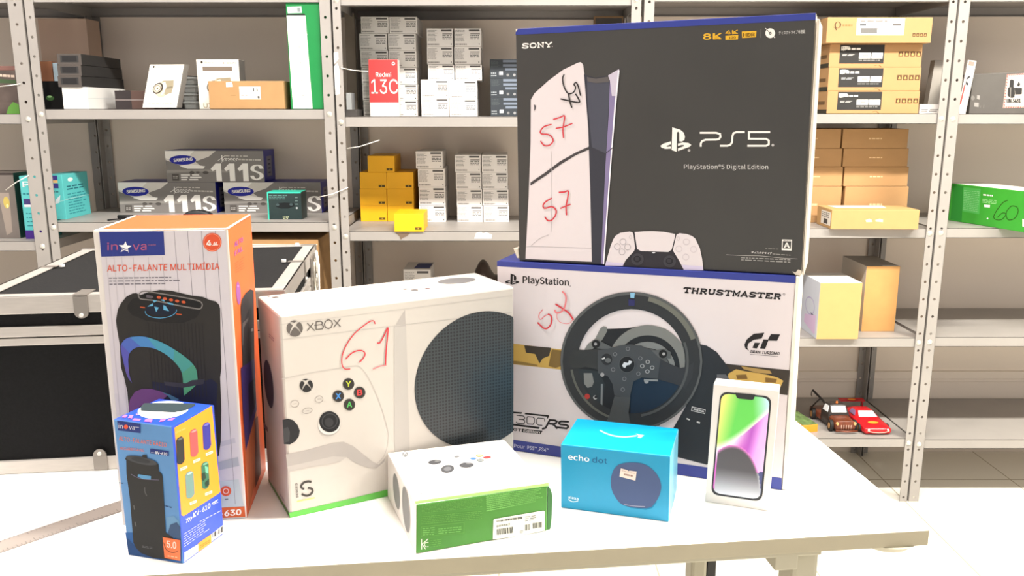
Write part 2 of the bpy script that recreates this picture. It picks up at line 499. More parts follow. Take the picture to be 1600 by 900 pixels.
# round grommet fixed under the corner
g = pz(1392, 846, TABLE - th)
mb = MB(); mb.cyl((g.x, g.y + 0.02, zr), (g.x, g.y + 0.02, zr - 0.010), 0.040, LEGM, r1=0.030, n=32)
mb.build('corner_cap', table)

# ================================================================ BOXES ON THE TABLE
def front_plane(bl, br, z=TABLE):
    a = pz(bl[0], bl[1], z); b = pz(br[0], br[1], z)
    d = (b - a); d.z = 0; d.normalize()
    n = Vector((-d.y, d.x, 0))                 # points away from the camera, into the box
    return a, b, d, n
def carton(name, root, C, mats, default, bevel=0.0015):
    mb = MB(); mb.hexa(C, default, mats)
    return mb.build(name, root, bevel=bevel)
class Bx: pass
def table_box(name, label, cat, bl, br, tl, tr, depth, mats, default, bevel=0.0015, plane=None, gap=0.0, part='carton', back=None):
    B_ = Bx()
    if plane is None:
        a, b, d, n = front_plane(bl, br)
    else:
        a0, d, n = plane; P0 = a0 + n * gap
        a = pp(bl[0], bl[1], P0, n); b = pp(br[0], br[1], P0, n)
    c = pp(tl[0], tl[1], a, n); e = pp(tr[0], tr[1], a, n)
    q = n
    if back:
        q = pz(back[0], back[1], TABLE) - b; q.z = 0; depth = q.length; q.normalize()
    C = [a, b, b + q * depth, a + q * depth, c, e, e + q * depth, c + q * depth]
    base = (a + b) / 2 + n * depth / 2
    B_.root = thing(name, label, cat, (base.x, base.y, min(a.z, b.z)))
    B_.body = carton(part, B_.root, C, mats, default, bevel)
    B_.C = C; B_.n = n; B_.d = d
    B_.front = Face(a, n, (c, e, b, a))
    sr = q.cross(e - b); sl_ = q.cross(c - a)
    B_.right = Face(b, sr, (e, e + n * depth, b + n * depth, b))
    B_.left = Face(a, sl_, (c + n * depth, c, a, a + n * depth))
    tn = (e - c).cross(n); B_.top = Face(c, tn, (c + n * depth, e + n * depth, e, c))
    return B_

# ---- steering wheel box
PRINTWHITE = mat('pale_printed_card', (212, 204, 206), 0.45, var=0.02, scale=9)
BLUE = mat('playful_blue_card', (44, 56, 138), 0.4, var=0.04, scale=14)
T = table_box('steering_wheel_box', 'large white carton marked 58 picturing a racing steering wheel, under the black carton', 'box',
    (784, 701.5), (1221, 766), (776, 407.5), (1243.5, 431.5), 0.30, {'top': BLUE}, PRINTWHITE, bevel=0.002)
F = T.front
K = ink
prints('printed_band', F, T.root, [
    (BLUE, poly((776.6, 408), (1243.5, 432), (1242.6, 442.5), (776.6, 416)), 1),
    (BLUE, poly((784, 684.5), (1221.5, 747), (1221, 765.5), (785, 701)), 1),
    (K(196, 162, 84), poly((787, 535), (880, 546.5), (880, 578), (787, 567.5)), 1),
    (K(60, 55, 48), poly((819, 539.5), (861, 543.5), (858, 556), (848, 560), (843, 568), (836, 553), (822, 551)), 2),
    (K(120, 96, 50), poly((862, 546), (880, 548), (880, 571), (868, 575), (857, 572)), 2),
    (K(140, 114, 62), poly((787, 562), (815, 565), (840, 570), (840, 572.5), (787, 567)), 2),
    (K(58, 52, 46), poly((1120, 567), (1233.5, 578.5), (1230.5, 617.5), (1120, 602)), 1),
    (K(200, 166, 90), poly((1138, 584), (1150, 577), (1164, 580), (1184, 583), (1200, 586), (1215, 590), (1224, 595), (1218, 608), (1213, 613), (1147, 604), (1137, 592)), 2),
    (K(168, 140, 84), poly((1158, 572), (1203, 579), (1206, 584), (1185, 583), (1162, 577)), 2),
    (K(230, 200, 120), poly((1146, 598), (1180, 600), (1210, 604), (1206, 609), (1146, 603)), 3),
    (K(120, 92, 48), poly((1150, 586), (1166, 585), (1168, 592), (1152, 592)), 3),
    (K(120, 92, 48), poly((1196, 590), (1214, 592), (1212, 598), (1196, 597)), 3),
])
wheel = []
dk = K(44, 47, 50); dk2 = K(30, 33, 37); gr = K(118, 120, 117); gr2 = K(84, 87, 88); bl2 = K(26, 44, 62)
wheel += [
    (K(38, 43, 49), poly((1088, 537), (1104, 540), (1120, 550), (1133, 567), (1142, 580), (1150, 600), (1150, 640), (1140, 690), (1112, 722), (1104, 726), (1050, 712), (1040, 690), (1080, 620)), 2),
    (K(92, 94, 100), poly((1120, 585), (1134, 585), (1146, 600), (1145, 612), (1120, 604)), 3),
    (dk2, poly((948, 514), (978, 513), (1012, 508), (1040, 514), (1062, 535), (1074, 565), (1076, 600), (1060, 640), (1030, 665), (985, 672), (945, 668), (918, 645), (900, 610), (897, 570), (905, 548), (925, 545), (938, 530)), 2),
    (K(40, 48, 52), poly((897, 575), (935, 580), (945, 600), (940, 655), (925, 650), (905, 620)), 3),
    (PRINTWHITE, poly((898, 581), (901, 583), (907, 605), (907, 613), (902, 606), (898, 592)), 4),
    (gr, poly((913, 546), (919, 537), (930, 529), (938, 513), (943, 509.5), (948, 511), (949, 517), (941, 531), (932, 541), (922, 548)), 3),
    (gr, poly(*(ellp(1012, 572, 63, 64, 8, 30, 182, 355) + list(reversed(ellp(1012, 574, 50, 50, 8, 30, 182, 355)))) ), 4),
    (K(120, 123, 122), poly(*(ellp(1012, 576, 43, 42, 8, 30, 185, 350) + list(reversed(ellp(1012, 578, 36, 34, 8, 30, 185, 350)))) ), 4),
    (gr2, poly(*(ellp(1012, 578, 35, 33, 8, 30, 185, 350) + list(reversed(ellp(1012, 580, 26, 24, 8, 30, 185, 350)))) ), 4),
    (bl2, poly((985, 592), (1040, 588), (1075, 600), (1068, 632), (1040, 650), (985, 645)), 3),
    # rim
    (dk, ring(986.5, 564.5, 111, 108.5, 27), 5),
    (gr2, polyh(ellp(986.5, 564.5, 111, 108.5), list(reversed(ellp(986.5, 565.0, 107.5, 104.5)))), 6),
    (K(104, 106, 98), poly(*(ellp(986.5, 564.5, 107, 104.5, 0, 20, 285, 340) + list(reversed(ellp(986.5, 565, 99, 98, 0, 20, 285, 340))))), 7),
    (K(92, 94, 88), poly(*(ellp(986.5, 564.5, 96, 95, 0, 20, 100, 172) + list(reversed(ellp(986.5, 564.5, 92.5, 91.5, 0, 20, 100, 172))))), 7),
    (K(76, 79, 80), poly(*(ellp(986.5, 564.5, 90, 88, 0, 20, -20, 80) + list(reversed(ellp(986.5, 564.5, 86, 84, 0, 20, -20, 80))))), 7),
    (K(130, 180, 210), poly((984.5, 457.5), (992, 457.5), (991, 466), (985, 465.5)), 8),
    (K(42, 44, 92), poly((982, 467.5), (992, 468), (991.5, 478), (982, 477.5)), 8),
    # spokes and hub
    (K(46, 49, 50), poly((896, 546), (915, 547), (936, 545), (938, 579), (915, 573), (896, 578), (888, 562)), 6),
    (K(50, 52, 56), poly((1030, 560), (1050, 570), (1064, 575), (1076, 572), (1084, 566), (1082, 590), (1070, 607), (1055, 600), (1025, 592)), 6),
    (K(66, 69, 72), poly((934, 547), (950, 545), (968, 540), (984, 538), (1002, 540), (1020, 548), (1032, 560), (1028, 592), (1002, 590), (990, 596), (986, 612), (984, 622), (960, 618), (957, 600), (950, 588), (934, 583)), 7),
    (K(72, 75, 76), poly((960, 619), (985, 621), (982, 645), (986, 668), (950, 670), (944, 664), (952, 650)), 7),
    (gr2, poly((926, 533), (936, 532), (957, 543), (946, 546), (930, 544)), 7),
    (K(22, 22, 24), ell(931, 537.5, 6.5), 8), (K(150, 150, 150), ell(930.5, 537.5, 2.4), 9),
    (gr2, poly((1018, 548), (1040, 545), (1048, 550), (1048, 560), (1030, 559)), 7),
    (K(22, 22, 24), ell(1036, 553, 6.5), 8), (K(160, 160, 160), ell(1037, 553, 2.4), 9),
    (K(26, 27, 30), ell(979.5, 569.5, 12.5, 13, 0), 8), (gr2, ring(979.5, 569.5, 12.8, 13.2, 1), 9),
    (K(205, 208, 212), poly((972, 571), (975, 566), (981, 567), (983, 563), (988, 565), (984, 570), (979, 571), (977, 575), (974, 574)), 9),
    (K(38, 40, 43), ell(948, 561.5, 8.5, 9), 8), (K(96, 98, 98), ell(950, 563, 4.5, 4), 9),
    (K(200, 200, 200), poly((940, 560), (945, 558), (945, 561), (941, 562)), 9),
    (K(150, 150, 150), ell(941, 585.5, 3.2), 8), (K(150, 150, 150), ell(1010, 596, 3.4), 8), (K(135, 138, 138), poly((1006, 592), (1028, 593), (1028, 596), (1006, 595)), 8),
    (K(170, 52, 46), ell(917.5, 619.5, 4.2), 5), (K(180, 180, 180), ell(930, 621, 3.2), 5), (dk2, ell(931, 620.5, 2.3), 6),
    (K(120, 122, 120), poly((912, 583), (925, 583), (928, 597), (925, 604), (918, 606), (913, 600)), 5),
    (K(120, 124, 126), poly((939, 600), (942, 600), (941, 648), (938, 648)), 5),
    (K(200, 200, 200), poly((919, 625), (928, 627), (927.5, 629), (919, 627)), 5),
]
for cx, cy in ((961, 553.5), (958, 577.5), (1000.5, 560), (997.5, 584), (975.5, 592), (973, 608.5), (981, 545)):
    wheel += [(K(120, 122, 124), ring(cx, cy, 3.2, 3.2, 0.9, 0, 16), 8)]
for cx, cy in ((1012, 565.5), (1003.5, 572), (1019, 574.5), (1011.5, 580.5)):
    wheel += [(K(170, 172, 172), ring(cx, cy, 3.4, 3.2, 1.0, 0, 12), 9)]
wheel += [(K(205, 207, 208), polyh([(1081, 635), (1102.5, 640), (1101.5, 647), (1080, 642)], [(1082, 636.5), (1081.2, 641.2), (1100.8, 645.8), (1101.5, 641)]), 4),
          (K(190, 192, 195), dashes([(1084, 637.5), (1100, 641.5), (1099.5, 645), (1083.5, 641)], 1, 5, 0.7, (4, 4), 0), 5),
          (K(200, 200, 200), poly((1073, 653), (1078, 655), (1077.5, 657), (1072.5, 655)), 4), (K(200, 200, 200), poly((1089, 658), (1094, 659.5), (1093.5, 662), (1088.5, 660.5)), 4)]
prints('printed_steering_wheel', F, T.root, wheel)
blk = K(28, 26, 28)
def flush(name, F_, root_, L_):
    prints(name, F_, root_, list(L_)); L_.clear()
def ps_symbol(fn, m, layer):
    stem = [(203,193),(285,218),(322,248),(335,290),(328,325),(303,342),(276,338),(276,255),(264,237),(252,245),(247,447),(197,430)]
    lw = [(190,338),(112,362),(78,385),(90,404),(130,418),(188,415),(188,392),(155,396),(138,388),(188,370)]
    rw = [(262,362),(312,349),(370,355),(401,375),(385,395),(262,440),(262,412),(322,390),(326,378),(300,376),(262,388)]
    return [(m, poly(*[fn(a, b) for a, b in q]), layer) for q in (stem, lw, rw)]
fn_t = lambda a, b: (789 + (a - 78) * 22.5 / 323, 427 + (b - 193) * 17.5 / 254 + (a - 78) * 0.9 / 323)
lett = ps_symbol(fn_t, blk, 1)
lett += [(blk, text('PlayStation', (817, 442), (888.5, 446.3), 10.8, 0.012), 1), (blk, ell(891, 447, 0.7), 1)]
flush('printed_symbol', F, T.root, lett)
# heavy slab lettering drawn as strokes
def slab_word(word, p0, p1, h, w, slant=0.0, serif=True):
    G = {'T': [[(0,1),(1,1)],[(.5,1),(.5,0)],[(.22,0),(.78,0)],[(0,1),(0,.72)],[(1,1),(1,.72)]],
         'H': [[(.15,0),(.15,1)],[(.85,0),(.85,1)],[(.15,.5),(.85,.5)],[(-.02,0),(.34,0)],[(.66,0),(1.02,0)],[(-.02,1),(.34,1)],[(.66,1),(1.02,1)]],
         'R': [[(.18,0),(.18,1)],[(0,0),(.4,0)],[(0,1),(.7,1),(.88,.86),(.88,.64),(.7,.5),(.18,.5)],[(.55,.5),(.82,0),(1.02,0)]],
         'U': [[(.15,1),(.15,.25),(.3,.02),(.7,.02),(.85,.25),(.85,1)],[(-.02,1),(.34,1)],[(.66,1),(1.02,1)]],
         'S': [[(.9,.74),(.82,.95),(.5,1),(.18,.95),(.1,.76),(.2,.58),(.78,.42),(.9,.25),(.8,.05),(.5,0),(.18,.05),(.08,.26)],[(.95,1),(.95,.72)],[(.04,0),(.04,.28)]],
         'M': [[(.12,0),(.12,1),(.5,.25),(.88,1),(.88,0)],[(-.02,0),(.28,0)],[(.72,0),(1.02,0)],[(-.02,1),(.16,1)],[(.84,1),(1.02,1)]],
         'A': [[(.08,0),(.5,1),(.92,0)],[(.26,.32),(.74,.32)],[(-.06,0),(.26,0)],[(.74,0),(1.06,0)]],
         'E': [[(.15,0),(.15,1)],[(-.02,1),(.9,1),(.9,.72)],[(-.02,0),(.92,0),(.92,.28)],[(.15,.5),(.62,.5)]],
         'O': [[(.5,0),(.2,.08),(.06,.32),(.06,.68),(.2,.92),(.5,1),(.8,.92),(.94,.68),(.94,.32),(.8,.08),(.5,0)]],
         'N': [[(.15,0),(.15,1),(.85,0),(.85,1)],[(-.02,0),(.34,0)],[(-.04,1),(.15,1)],[(.66,1),(1.02,1)]],
         'Y': [[(.02,1),(.5,.48),(.98,1)],[(.5,.48),(.5,0)],[(.28,0),(.72,0)],[(-.1,1),(.2,1)],[(.8,1),(1.1,1)]]}
    n = len(word); out = []
    cell = 1.0 / (n + (n - 1) * 0.22)
    dx = (p1[0]-p0[0], p1[1]-p0[1]); L = math.hypot(*dx)
    for i, ch in enumerate(word):
        for s_ in G[ch]:
            P = []
            for x, y in s_:
                a = i * cell * 1.22 + x * cell; sl = slant * y * h / L
                yy = y * (h - w) + w / 2
                P.append((p0[0] + dx[0] * (a + sl), p0[1] + dx[1] * (a + sl) - yy))
            out.append(stroke(P, w, False, False))
    return multi(*out)
lett += [(blk, slab_word('THRUSTMASTER', (1067.5, 458), (1219, 468.2), 9.6, 2.5, 0.18), 1), (blk, ring(1225, 459.8, 1.7, 1.7, 0.5), 1)]
lett += [(blk, poly((1194.3,519.8),(1177.7,521.6),(1166.7,530.5),(1163,538.8),(1164.6,544.3),(1170.2,548.2),(1167.5,543),(1169.5,536.5),(1177.7,531),(1190,529)), 1),
         (blk, poly((1179,535.4),(1187.4,535.8),(1182.5,544.6),(1175.7,543.6)), 1),
         (blk, poly((1192.9,530.3),(1199.8,530.6),(1204.6,522),(1219,522.3),(1214.2,532.6),(1200.5,532.2),(1195.6,545),(1187.4,544.6)), 1),
         (blk, text('GRAN TURISMO', (1171.5, 551.5), (1217.5, 554.8), 4.6, 0.03, slant=0.25), 1),
         (K(90, 88, 90), stroke([(1172, 553.6), (1216, 557)], 0.6, False, False), 1)]
flush('printed_lettering', F, T.root, lett)
def p8(*P): return [(800 + a / 10, 620 + b / 10) for a, b in P]
lett += [(blk, poly(*p8((0,230),(160,242),(145,266),(0,256))), 1), (blk, poly(*p8((210,250),(570,288),(582,300),(560,340),(545,335),(550,312),(196,274))), 1),
         (blk, poly(*p8((0,420),(60,425),(435,473),(418,502),(45,452),(0,447))), 1), (blk, poly(*p8((160,498),(480,532),(446,582),(150,552))), 1)]
for s_, w in (([(75,290),(180,300),(198,320),(198,345),(170,355),(110,352)], 14), ([(170,355),(198,372),(198,405),(180,422),(80,410),(66,396)], 14),
              ([(245,310),(330,318),(350,340),(348,400),(330,430),(250,424),(232,400),(232,335),(245,310)], 14), ([(410,330),(500,340),(512,356),(508,380)], 13), ([(410,330),(388,350),(386,420),(410,440),(470,446)], 13)):
    lett.append((K(60, 58, 60), stroke(p8(*s_), w / 10, False), 1))
for s_ in ([(480,500),(525,485),(560,420),(590,362),(670,368),(700,385),(690,410),(650,425),(590,422)], [(630,425),(670,452),(700,490)], [(878,390),(770,383),(735,398),(735,418),(760,432),(850,440),(878,458),(874,480),(850,494),(710,478)]):
    lett.append((blk, stroke(p8(*s_), 3.0, False), 1))
lett += [(K(225, 220, 220), text('Edition', p8((178, 545))[0], p8((432, 573))[0], 3.8, 0.03, slant=0.2), 2), (blk, text('GT', p8((15, 528))[0], p8((140, 542))[0], 4, 0.05, slant=0.2), 1)]
flush('printed_emblem', F, T.root, lett)
lett += [(K(190, 192, 215), text('Pour', (803, 699), (820, 701), 5.4, 0.0), 2), (K(200, 203, 225), text('PS5™ ,PS4™', (824, 702), (857, 706.2), 5.6, 0.01), 2)]
prints('printed_lettering', F, T.root, lett)
red = K(196, 56, 66); red2 = K(216, 120, 124)
prints('marker_number', F, T.root, [
    (red2, stroke([(848, 484), (843, 490), (842, 496), (845, 499), (851, 494), (857, 491)], 1.4), 10),
    (red, stroke([(857, 491), (861, 494), (862, 501), (860, 508), (855, 513), (850, 513), (845, 509), (840.5, 504.5)], 2.3), 10),
    (red, stroke([(868.5, 475.5), (881, 483.5), (889, 489.5), (895.5, 499)], 2.6), 10),
    (red2, stroke([(879, 456), (883, 460), (884.5, 467), (883, 477), (880, 484), (874.5, 488.5), (869, 488.5), (866.8, 485)], 2.4), 10),
    (red2, stroke([(870.5, 489), (870, 496), (874, 502.5), (882, 505.5), (890, 505), (895, 499)], 0.9), 10),
], label='hand drawn red number 58')
# frayed white right edge strip
mb = MB()
q = [pp(1243.7, 432, T.C[1], T.n), pp(1222, 765, T.C[1], T.n)]
mb.hexa([q[1] - T.n*0.0, q[1] + T.d*0.006, q[1] + T.d*0.009 + T.n*0.10, q[1] + T.n*0.10, q[0] + Vector((0,0,0)), q[0] + T.d*0.004, q[0] + T.d*0.006 + T.n*0.10, q[0] + T.n*0.10], mat('cream_side_card', (232, 226, 212), 0.6, var=0.03, scale=30))
mb.build('side_flap', T.root, bevel=0.001)

# ---- game console box (black)
BLACKCARD = mat('scuffed_black_card', (54, 53, 51), 0.5, var=0.09, scale=7)
P = table_box('game_console_box', 'big black carton marked 57 picturing a white console, standing on the white wheel carton', 'box',
    (811, 407), (1252.5, 430), (805.5, 45), (1275.5, 20), 0.19, {'right': CARD_EDGE, 'top': BLUE}, BLACKCARD, bevel=0.0015, plane=(T.C[0], T.d, T.n), gap=0.004)
F = P.front
def p3(*Q): return [(800 + a / 8, 60 + b / 8) for a, b in Q]
WHITEART = K(212, 204, 206)
prints('printed_console', F, P.root, [
    (BLUE, poly((806, 45.5), (1275, 20.5), (1274.5, 31), (805.5, 54.5)), 1),
    (WHITEART, poly((829.5,156),(835,146),(857,126),(880,109),(903,98),(907.5,97),(911,101),(913,115),(919,200),(920.3,229),(922,290),(924.8,409),(821,404.5),(826,307),(829,225)), 1),
    (K(66, 62, 64), poly((829,285),(851,270),(875,252),(900,238),(920.2,229),(920.6,233.5),(900,242.5),(876,257),(852,275),(828.8,290)), 2),
    (K(52, 53, 62), poly((912.5,116),(930,121.5),(950,118),(953,126),(951,180),(946,260),(939,412),(925,411),(922,290),(919,200)), 1),
    (K(70, 72, 84), poly((917,121),(931,124),(951,121),(952.5,135),(947,240),(925,230),(918,160)), 2),
    (K(88, 84, 84), poly((917,120),(931,123),(951,119.5),(951,128),(931,130),(918,127)), 3),
    (K(128, 118, 156), poly((950,118),(967,108),(968,111),(962,165),(956,236),(950,320),(943.5,413),(939,412),(946,260),(951,180),(953,126)), 2),
    (K(190, 184, 200), poly((950,118),(967,108),(964,150),(956,150),(953,126)), 3),
    (K(232, 228, 236), poly((965.8,109),(968,110),(962.5,165),(956.5,236),(950.5,320),(944,413),(942,413),(948.5,320),(954.6,236),(960,165)), 4),
    (K(60, 56, 66), stroke([(946,240),(951,236),(957,231)], 1.2), 5),
    (K(160, 156, 158), stroke([(861,236),(862,300),(861,362)], 0.5), 2), (K(150, 146, 150), stroke([(822,386),(840,385.5),(925,388)], 0.5), 2), (K(150, 146, 150), stroke([(830,384),(843,373),(857,367)], 0.6), 2),
    (K(90, 86, 90), poly((834,163),(837.5,165),(837,170),(834.3,174),(834.6,169)), 2),
])
ga = K(196, 188, 194); dkk = K(44, 42, 48)
def p4(*Q): return [(930 + a / 8.41, 340 + b / 8.41) for a, b in Q]
def e4(x, y, r, ry=None): return 930 + x / 8.41, 340 + y / 8.41, r / 8.41, (ry or r) / 8.41
ctl = [
    (dkk, poly(*p4((500,200),(545,400),(520,440),(430,540),(362,636),(600,652),(1168,688),(1100,560),(1020,440),(1055,230),(1000,420),(600,430))), 5),
    (dkk, poly(*p4((495,195),(520,190),(1055,215),(1070,225),(1050,430),(1100,560),(800,600),(430,560),(520,430))), 5),
    (WHITEART, poly(*p4((128,632),(150,560),(200,380),(235,290),(268,238),(330,200),(450,183),(490,195),(503,225),(525,400),(510,440),(400,560),(362,636))), 6),
    (WHITEART, poly(*p4((1068,225),(1110,205),(1200,215),(1270,240),(1315,275),(1375,400),(1405,540),(1422,692),(1165,688),(1100,560),(1020,430),(1050,300))), 6),
    (WHITEART, poly(*p4((518,190),(640,180),(760,178),(900,186),(1050,215),(1050,245),(1005,420),(960,452),(600,440),(550,410))), 6),
    (K(200, 192, 216), poly(*p4((128,632),(145,575),(240,590),(340,600),(380,600),(362,636))), 7),
    (K(200, 192, 216), poly(*p4((1150,650),(1140,620),(1412,640),(1422,692),(1165,688))), 7),
    (K(220, 220, 224), ell(*e4(768, 462, 22, 8)), 6),
]
for cx, cy in ((365, 318), (290, 382), (425, 387), (352, 450)): ctl.append((K(150, 144, 150), ring(*e4(cx, cy, 42, 42), 0.7, 0, 20), 7))
for cx, cy in ((1198, 320), (1098, 412), (1292, 418), (1190, 518)): ctl.append((K(190, 180, 186), ring(*e4(cx, cy, 44, 42), 0.7, 0, 20), 7))
for cx, cy in ((1090, 275), (465, 255)): ctl.append((K(180, 172, 178), ring(*e4(cx, cy, 18, 28), 0.6, 0, 16), 7))
for cx, cy in ((555, 548), (978, 575)):
    ctl += [(K(62, 60, 66), ell(*e4(cx, cy, 82, 78)), 7), (K(34, 33, 38), ell(*e4(cx - 3, cy - 3, 60, 56)), 8), (K(66, 64, 70), ring(*e4(cx - 3, cy - 3, 58, 54), 1.1), 9), (K(54, 52, 58), ell(*e4(cx - 6, cy - 8, 30, 28)), 9)]
prints('printed_controller', F, P.root, ctl)
wt = K(232, 228, 222); gold = K(214, 166, 44)
def p2(*Q): return [(1020 + a / 6.667, 170 + b / 6.667) for a, b in Q]
def pa(*Q): return [(1020 + a / 6.154, 30 + b / 6.154) for a, b in Q]
lett = ps_symbol(lambda a, b: (1020 + a / 6.667, 170 + b / 6.667), wt, 1)
for s_ in ([(490,250),(660,250),(700,262),(705,292),(690,315),(660,320),(550,322),(512,338),(500,362),(500,395)], [(957,243),(870,243),(840,255),(830,285),(825,350),(808,375),(775,385),(700,385)], [(1222,243),(1002,243),(1002,312),(1180,314),(1208,330),(1208,370),(1180,385),(985,385)]):
    lett.append((wt, stroke(p2(*s_), 3.0, False, False), 1))
flush('printed_emblem', F, P.root, lett)
lett += [(K(170, 168, 166), ell(1207.5, 226.8, 2.1), 1), (K(170, 168, 166), ell(1076.6, 235, 2.1), 1),
    (K(205, 203, 200), text('PlayStation®5 Digital Edition', (1068.7, 263.8), (1200.3, 264.2), 7.0, 0.003), 1),
    (wt, slab_word('SONY', (816, 76.3), (862, 74), 8.8, 1.9), 1), (wt, ell(863, 72.6, 0.6), 1),
    ]
flush('printed_lettering', F, P.root, lett)
lett += [
    (gold, text('8K', (1099, 61.8), (1127.5, 60.8), 9.0, 0.05), 1),
    (gold, text('4K', (1133.5, 53.4), (1153, 52.6), 5.6, 0.05), 1), (gold, poly((1133.5, 56), (1153.5, 54.6), (1153, 61.6), (1133.7, 62.4)), 1), (K(96, 72, 24), text('120', (1139, 60.8), (1149.5, 60.2), 3.6, 0.03), 2),
    (gold, poly((1159, 49.4), (1182, 48.2), (1181, 58.2), (1159.5, 59.4)), 1), (K(90, 66, 22), text('HDR', (1161.3, 57.4), (1178.8, 56.4), 5.4, 0.03), 2),
    (K(110, 108, 104), stroke([(1189, 45.5), (1188.6, 59)], 0.7, False, False), 1),
    (wt, ell(1203.5, 51.8, 7.6), 1), (K(60, 60, 60), ell(1203.5, 51.8, 2.1), 2), (wt, ell(1203.5, 51.8, 0.9), 3),
    (K(62, 61, 59), stroke([(1196, 44.2), (1201.5, 49.8)], 1.0, False, False), 2), (wt, stroke([(1208, 56.5), (1210.8, 59.2)], 1.2, False, False), 3), (wt, stroke([(1195.8, 44.0), (1198.6, 46.5)], 1.0, False, False), 3),
    ]
flush('printed_badge', F, P.root, lett)
lett += [
    (K(214, 212, 208), text('ディスクドライブ非搭載', (1217, 53.6), (1258, 51.8), 4.8, 0.0), 1),
    (wt, polyh([(1222, 374), (1237.5, 374.6), (1236.8, 391.6), (1221.3, 391)], [(1223.2, 376.8), (1222.8, 388.2), (1235.6, 388.6), (1236.2, 377.2)]), 1),
    (wt, text('A', (1225.2, 386.8), (1233.6, 387.2), 7.6, 0.05), 1), (K(70, 70, 70), dashes([(1224, 374.9), (1236, 375.3), (1236, 376.5), (1224, 376.1)], 1, 4, 0.7, (4, 4), 0), 2),
    (K(120, 118, 114), dashes([(1196, 387), (1216, 388), (1216, 390.6), (1196, 389.6)], 1, 8, 0.5, (4, 4), 0), 1),
    (K(225, 222, 218), text('ディスクドライブ', (1174, 395.6), (1206, 397.2), 2.6, 0.02), 1),
    (K(140, 138, 134), dashes([(1207, 395.6), (1235, 397.6), (1235, 400), (1207, 398)], 1, 3, 0.55, (5, 5), 0), 1),
    (K(150, 148, 144), dashes([(1158, 401), (1235, 404), (1235, 411.5), (1158, 407.5)], 2, 12, 0.42, (8, 12), 0), 1),
    (K(176, 172, 168), stroke([(1135, 398), (1165, 399.5), (1190, 400), (1220, 403), (1246, 404.5)], 0.6), 3)]
prints('printed_lettering', F, P.root, lett)
bk = K(40, 36, 38)
prints('marker_number', F, P.root, [
    (bk, stroke(p3((650,455),(633,500),(645,590),(680,665),(715,692),(760,680),(788,645),(792,605),(775,575),(800,552),(820,580),(838,640),(855,712)), 2.0), 6),
    (bk, stroke(p3((798,700),(825,745),(840,800),(720,782),(612,757)), 2.2), 6), (bk, stroke(p3((708,700),(722,780),(745,860)), 2.3), 6)], label='hand drawn black number 57')
prints('marker_number', F, P.root, [
    (red, stroke([(861,194.5),(850,198),(844.5,205),(846,209),(856,210),(862,214),(864,221),(858,227),(850,227),(845,221)], 2.0), 6),
    (red, stroke([(865,186.5),(875,183.5),(882,181),(881,192),(879.5,203),(880.5,215)], 2.0), 6), (red, stroke([(869,200.5),(880,198.5),(894,193)], 1.8), 6)], label='hand drawn red number 57, upper')
prints('marker_number', F, P.root, [
    (red, stroke([(861.5,310),(853,315),(848.5,321),(851,325.5),(862,323),(868.5,328),(868,336),(862,344),(856,344.5),(851.5,339.5)], 2.2), 6),
    (red, stroke([(874,300.5),(882,300),(888,298.8),(886.5,312),(884.5,322),(885,335.5)], 2.2), 6), (red, stroke([(876,325.5),(883,322.5),(891,319.5)], 1.9), 6)], label='hand drawn red number 57, lower')
prints('worn_corner', F, P.root, [(CARD_EDGE, poly((1238,424),(1243,426),(1247,421),(1252.6,423),(1252.2,430),(1243,430)), 2), (CARD_EDGE, poly((805.5,45),(809,45.5),(806,50)), 3)])
# crushed flap on the left edge and protective rim up the right edge
mb = MB()
zz = [pp(809, 388, P.C[0], P.n), pp(811.5, 404, P.C[0], P.n)]
mb.hexa([zz[1] - P.d*0.004, zz[1], zz[1] + P.n*0.03, zz[1] - P.d*0.003 + P.n*0.03, zz[0] - P.d*0.008, zz[0], zz[0] + P.n*0.03, zz[0] - P.d*0.004 + P.n*0.03], CARD_EDGE)
mb.build('torn_flap', P.root, bevel=0.0015)
mb = MB()
q = [pp(1276, 30, P.C[1], P.n), pp(1253, 430, P.C[1], P.n), pp(1269, 150, P.C[1], P.n)]
V = [q[1] + P.d*0.0002, q[1] + P.d*0.0024, q[1] + P.d*0.004 + P.n*0.1, q[1] + P.n*0.1 + P.d*0.0002, q[0] + P.d*0.0002, q[0] + P.d*0.0036, q[0] + P.d*0.005 + P.n*0.1, q[0] + P.n*0.1 + P.d*0.0002]
mb.hexa(V, CARD_EDGE); mb.build('side_flap', P.root, bevel=0.0008)

# ---- white console box, marked 61
XB = table_box('game_console_box', 'white console carton marked 61 with a round black vent and green bottom edge', 'box',
    (453, 809.5), (803.3, 731.5), (436, 492.5), (803.3, 448), 0.122, {}, mat('ivory_coated_card', (196, 189, 181), 0.45, var=0.02, scale=12), bevel=0.003)
F = XB.front
gx = K(96, 90, 86)
def xlogo(cx, cy, r, m, bgm, layer, tilt=-6):
    t = radians(tilt)
    def tr(x, y): return (cx + r * (x * cos(t) - y * sin(t)), cy + r * (x * sin(t) + y * cos(t)))
    up_ = [tr(x, y) for x, y in ((-.52,-.82),(-.3,-.94),(0,-1),(.3,-.94),(.52,-.82),(.3,-.84),(0,-.72),(-.3,-.84))]
    lf = [tr(x, y) for x, y in ((-.66,-.72),(-.86,-.5),(-.98,-.15),(-.98,.15),(-.86,.48),(-.72,.62),(-.56,.2),(-.2,-.4),(-.45,-.66))]
    rt = [tr(-x, y) for x, y in ((-.66,-.72),(-.86,-.5),(-.98,-.15),(-.98,.15),(-.86,.48),(-.72,.62),(-.56,.2),(-.2,-.4),(-.45,-.66))]
    dn = [tr(x, y) for x, y in ((0,-.22),(.3,.1),(.6,.5),(.66,.74),(.35,.93),(0,1),(-.35,.93),(-.66,.74),(-.6,.5),(-.3,.1))]
    return [(m, poly(*q), layer) for q in (up_, lf, rt, dn)]
